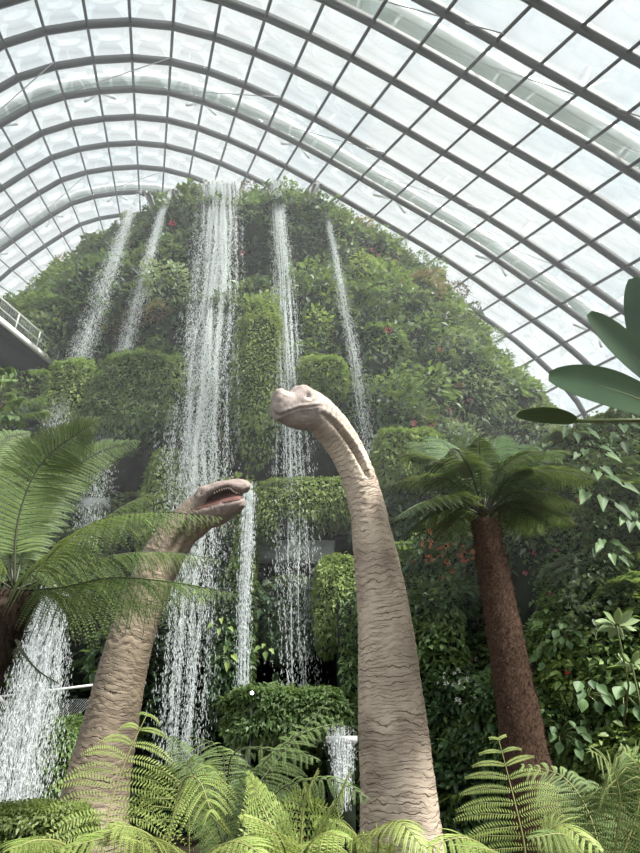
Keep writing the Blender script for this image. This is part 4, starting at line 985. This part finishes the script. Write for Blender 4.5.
def whit(px, py):
    d = ray(px, py)
    for i in range(110):
        Y = 13 + i * .12; p = CAM + d * (Y / d.y)
        if p.x > .6 and 0 < p.z < topz(p.x) and Y >= wallY(p.x, p.z): return p
cnt = 0
for px, py in poisson(12000, 396, 665, 425, 800, 18):
    if 494 < px < 556 and 536 < py < 628: continue
    p = whit(px, py)
    if p is None: continue
    kd = min(WS, key=lambda s: (s[0] - px) ** 2 + (s[1] - py) ** 2 + random.uniform(0, 500))[2]
    nm, lb = KINDS[kd][:2]; o = bpy.data.objects.new(nm, random.choice(NB[kd])); COL.objects.link(o); o.location = p + Vector((0, random.uniform(-.25, .25), 0))
    s = random.uniform(.7, 1.25); o.scale = (s, s, s * .9); o.rotation_euler = (random.uniform(-.3, .3), random.uniform(-.3, .3), random.uniform(0, 6.3)); cnt += 1
    z_ = next(t for y, t in ((500, 'level with the tree fern crown'), (580, 'just below the crown'), (650, 'halfway down the bank'), (720, 'low on the bank'), (9999, 'above the corner ferns')) if py < y)
    x_ = next(t for x, t in ((450, 'beside the grey neck'), (510, 'left of the red-brown trunk'), (560, 'right of the red-brown trunk'), (605, 'towards the right edge'), (9999, 'at the right edge')) if px < x)
    note(o, px, py, f'{lb} {x_} {z_}', 'shrub', f'{lb}s on the right bank')
settle()
print('bank bushes', cnt)

# ------------------------------------------------------------------ flowers
def flower_mesh(key, seed, n=26, R=.16, L=.1):
    rg = np.random.default_rng(seed); d = unit(rg.normal(size=(n, 3))); p = d * R * rg.uniform(.3, 1.1, (n, 1)); m_ = MB(); m_.leaves(p, d, rg.normal(size=(n, 3)), L, L * .8); return m_.mesh('flower_cluster', M[key])
FMM = {k: [flower_mesh(k, i + 3) for i in range(3)] for k in ('red_fl', 'pink_fl', 'orange_fl', 'white_fl')}
def flowers(lst, key, surf, label, group, sc):
    for i, (px, py) in enumerate(lst):
        p = surf(px, py)
        if p is None: continue
        o = bpy.data.objects.new('flower_cluster', FMM[key][i % 3]); COL.objects.link(o); d = ray(px, py).normalized()
        o.location = p - d * (1.35 if surf is hit else .8); s = sc * random.uniform(.7, 1.2); o.scale = (s, s, s)
        tag(o, label, 'flowers', group)
flowers([(172, 223), (243, 253)], 'red_fl', hit, 'small bright red blossom near the top of the mountain', 'red blossoms near the crest', .9)
flowers([(388, 330), (425, 348), (440, 350), (390, 262), (437, 415), (442, 420), (425, 412), (432, 425), (415, 424), (448, 410), (378, 255), (372, 250), (460, 385), (470, 400)], 'pink_fl', hit, 'pinkish blossom cluster among shrubs on the right slope of the mountain', 'pink blossoms on the right slope', .8)
fl = [(random.gauss(450, 22), random.gauss(552, 14)) for _ in range(46)] + [(423, 545), (433, 560), (441, 547), (466, 575), (475, 590), (462, 560), (572, 500), (545, 470)]
flowers([(a, b) for a, b in fl if 410 < a < 500], 'orange_fl', whit, 'small orange flower on the bank below the right tree fern crown', 'orange flowers below the tree fern crown', .32)
flowers([(random.gauss(455, 14), random.gauss(680, 14)) for _ in range(24)], 'white_fl', whit, 'small white flower on the dark bank between neck and trunk', 'white flowers between neck and trunk', .28)
flowers([(568, 673), (566, 672)], 'red_fl', whit, 'lone red bloom right of the red-brown trunk', 'red blooms right of the trunk', .3)
flowers([(473, 660)], 'red_fl', whit, 'lone red bloom just left of the red-brown trunk', None, .3)
flowers([(579, 500), (556, 550), (534, 553), (525, 573), (550, 593), (503, 577), (505, 590)], 'pink_fl', whit, 'tiny pink bloom around the dark gap right of the tree fern', 'pink blooms around the dark gap', .28)

# ------------------------------------------------------------------ large leaved plants
def blade(mb, base, tip, width, up, droop=.1, k=18, curl=.25, tint=.5, shape='paddle', wave=.0):
    base, tip = np.array(base, float), np.array(tip, float); L = np.linalg.norm(tip - base); ax = (tip - base) / L; S = unit(np.cross(ax, np.array(up, float))); Nn = np.cross(S, ax); V = []
    cols = 9
    for i in range(k + 1):
        t = i / k
        if shape == 'paddle': w = math.sin(PI * min(1, t * .93 + .05)) ** .5
        elif shape == 'heart': w = (max(0, 1 - t) ** .75) * (1.0 if t > .08 else .8)
        else: w = math.sin(PI * (t * .9 + .08)) ** 1.2
        w = max(w, .02) * width / 2
        c = base + ax * L * t + np.array([0, 0, 1.]) * (droop * L * 4 * t * (1 - t))
        for j in range(cols):
            u = j / (cols - 1) * 2 - 1; back = -.22 * L * (1 - abs(abs(u) - .5) * 2) if (shape == 'heart' and i == 0) else 0
            V.append(c + S * u * w + Nn * (curl * abs(u) ** 1.5 * w + wave * w * math.sin(t * 26 + u) * abs(u)) + ax * back)
    F = [[i * cols + j, i * cols + j + 1, (i + 1) * cols + j + 1, (i + 1) * cols + j] for i in range(k) for j in range(cols - 1)]
    V = np.array(V); n0 = len(V); mb.add(np.concatenate([V, V - Nn * .008]), F + [[n0 + q for q in f[::-1]] for f in F], tint)
    r = [base + ax * L * t + np.array([0, 0, 1.]) * (droop * L * 4 * t * (1 - t)) - Nn * .01 for t in np.linspace(0, .97, 10)]
    mb.tube(r, np.linspace(width * .035, width * .008, 10), 6, mi=1)
bp_ = empty('banana_plant', (5.3, 8.4, 0)); tag(bp_, 'banana-like plant with huge dark paddle leaves at the right edge', 'banana plant')
hub = np.array(P(676, 420, 8.3))
m_ = MB(); m_.tube([(hub[0], hub[1], 0), (hub[0], hub[1], hub[2] * .5), tuple(hub)], [.16, .14, .07], 12); part(m_, 'trunk', M['stem'], bp_)
for b_px, t_px, w, up, dr, cu in (((668, 412, 8.2), (549, 376, 7.4), .56, (.1, -1, -.35), .05, .12), ((660, 385, 8.3), (589, 313, 8.0), .46, (-.1, -1, -.2), .03, .15), ((660, 380, 8.2), (633, 278, 8.1), .55, (-.6, -.7, .1), .0, .2), ((700, 400, 8.2), (750, 330, 8.0), .5, (.5, -.7, .5), .05, .2), ((672, 425, 8.4), (700, 300, 8.8), .5, (.2, -.8, .3), .0, .2), ((575, 421, 8.7), (517, 414, 8.5), .4, (0, .12, 1), .03, .1)):
    m_ = MB(); b, t = P(*b_px), P(*t_px); m_.tube([tuple(hub), tuple(b)], .03, 6, mi=1); blade(m_, b, t, w, up, dr, curl=cu); part(m_, 'leaf', [M['big'], M['stem']], bp_, True)
# anthuriums and philodendrons on the bank
def arum(px, py, Y, n, size, label, shape='heart', key='broad', seed=0):
    rg = random.Random(seed); c = P(px, py, Y); e = empty('broad_leaved_plant', (c.x, c.y, c.z)); tag(e, label, 'plant')
    for i in range(n):
        a = 2 * PI * i / n + rg.uniform(-.3, .3); r = size * rg.uniform(.7, 1.3); b = Vector((c.x + math.cos(a) * r * .8, c.y - .3 - rg.random() * .5, c.z + math.sin(a) * r * .7 + .1))
        d = Vector((math.cos(a) * .6, -.35, -.8 + .3 * math.sin(a))).normalized(); m_ = MB(); m_.tube([tuple(c), tuple((c + b) / 2 + Vector((0, 0, .1))), tuple(b)], .012, 5, mi=1)
        L = size * rg.uniform(.65, 1.0); blade(m_, b, b + d * L, L * .72, (rg.uniform(-.3, .3), -1, .45), .06, curl=.2, shape=shape, tint=rg.random(), k=8)
        part(m_, 'leaf', [M[key], M['stem']], e, True)
for i, (px, py, n, sz, lb) in enumerate([(600, 500, 6, .55, 'heart-leaved plant with big veined leaves right of the fern tips'), (622, 445, 7, .5, 'broad-leaved climber just under the banana leaves'), (572, 440, 7, .38, 'bushy broad-leaved plant left of the banana leaves'), (545, 462, 6, .3, 'small broad-leaved plant above the longest right fronds'),
        (628, 530, 7, .4, 'broad-leaved plant at the right edge below the heart-leaved one'), (585, 470, 6, .42, 'drooping broad-leaved plant between fern fronds and right edge'), (600, 560, 7, .36, 'mid green broad-leaved plant above the pale rosette'), (560, 640, 8, .3, 'glossy plant close to the right of the red-brown trunk'),
        (540, 665, 8, .28, 'glossy low plant touching the right side of the red-brown trunk'), (585, 700, 8, .36, 'glossy green plant left of the lower right shrubs'), (625, 700, 7, .42, 'long-leaved plant at the right edge above the corner ferns'), (560, 740, 8, .32, 'broad-leaved plant just above the lower right ferns')]):
    p = whit(px, py); Y = p.y - .7 if p else 14
    arum(px, py, Y, n, sz, lb, 'heart' if i < 7 else 'leaf', seed=i)
def rosette(px, py, Y, n, L, label):
    c = P(px, py, Y); e = empty('pale_rosette_plant', tuple(c)); tag(e, label, 'plant')
    for i in range(n):
        a = 2 * PI * i / n + .2; d = Vector((math.cos(a), -.1 - .5 * math.sin(a), math.sin(a) * .55 + .1)); m_ = MB(); blade(m_, c + d * .05, c + d * L, L * .36, (0, -1, .5), .04, curl=.15, shape='leaf', tint=.7, k=8); part(m_, 'leaf', [M['pale_leaf'], M['stem']], e, True)
    m_ = MB(); m_.tube([tuple(c), (c.x + .2, c.y + .5, c.z - 1.0), (c.x + .3, c.y + 1.3, c.z - 1.6)], .02, 6); part(m_, 'stem', M['stem'], e)
rosette(617, 626, 12.5, 9, .44, 'pale cream-green rosette plant at the right edge')
rosette(632, 664, 12.8, 6, .32, 'smaller pale rosette drooping below the cream-green one')
# bright heart leaves climbing beside the streams
for i, (px, py, n, sz, lb) in enumerate([(222, 632, 4, .32, 'light green heart leaves on the dark pillar left of the thin stream'), (228, 660, 4, .34, 'light green heart leaves lower on the dark pillar'), (266, 655, 4, .32, 'bright climber leaves right of the thin stream'), (338, 640, 4, .30, 'bright climber leaves under the rounded mossy hedge'), (345, 655, 3, .28, 'lowest bright leaves left of the grey neck'), (207, 600, 4, .3, 'small bright leaves behind the brown neck')]):
    arum(px, py, 23.2, n, sz, lb, 'heart', 'lime', 40 + i)
# leafy tree at the far left under the walkway
lt = empty('leafy_tree', (-12.6, 18.2, 0)); tag(lt, 'leafy tree branches at the left edge just under the walkway', 'tree')
m_ = MB(); m_.tube([(-12.6, 18.2, 0), (-12.2, 18.1, 6), (-11.4, 18, 11), tuple(P(8, 400, 18))], [.25, .2, .14, .06], 10); part(m_, 'trunk', M['bark_dark'], lt)
m_ = MB(); pos, ax, nr = [], [], []
for k in range(60):
    bx, by = random.uniform(-30, 50), random.uniform(360, 470)
    if bx > 28 and by < 395: continue
    c = P(bx, by, random.uniform(17.2, 19)); dirv = Vector((random.uniform(-1, 1), random.uniform(-.6, .2), random.uniform(-.5, .3)))
    for t in np.linspace(0, .9, 12):
        for s in (-1, 1): pos.append(c + dirv * t); ax.append(Vector((-dirv.y * s, dirv.x * s, -.3)) + dirv * .6); nr.append((0, 0, 1))
l = RNG.uniform(.16, .32, len(pos)); m_.leaves(pos, ax, nr, l, l * .42, droop=.3, k=1); part(m_, 'foliage', M['mid'], lt)

# ------------------------------------------------------------------ mist in the upper half of the hall
m_ = MB(); m_.box((0, 30, 25.5), (80, 46, 41))
m, nt_, b_, o_ = mat('mist'); nt_.nodes.remove(b_)
vs = N(nt_, 'ShaderNodeVolumeScatter', Density=.003, Anisotropy=.3); vs.inputs['Color'].default_value = (.95, .97, 1, 1); nt_.links.new(vs.outputs[0], o_.inputs['Volume'])
tag(m_.obj('mist', m), 'thin pale mist hanging over the upper mountain', 'mist', kind='stuff')
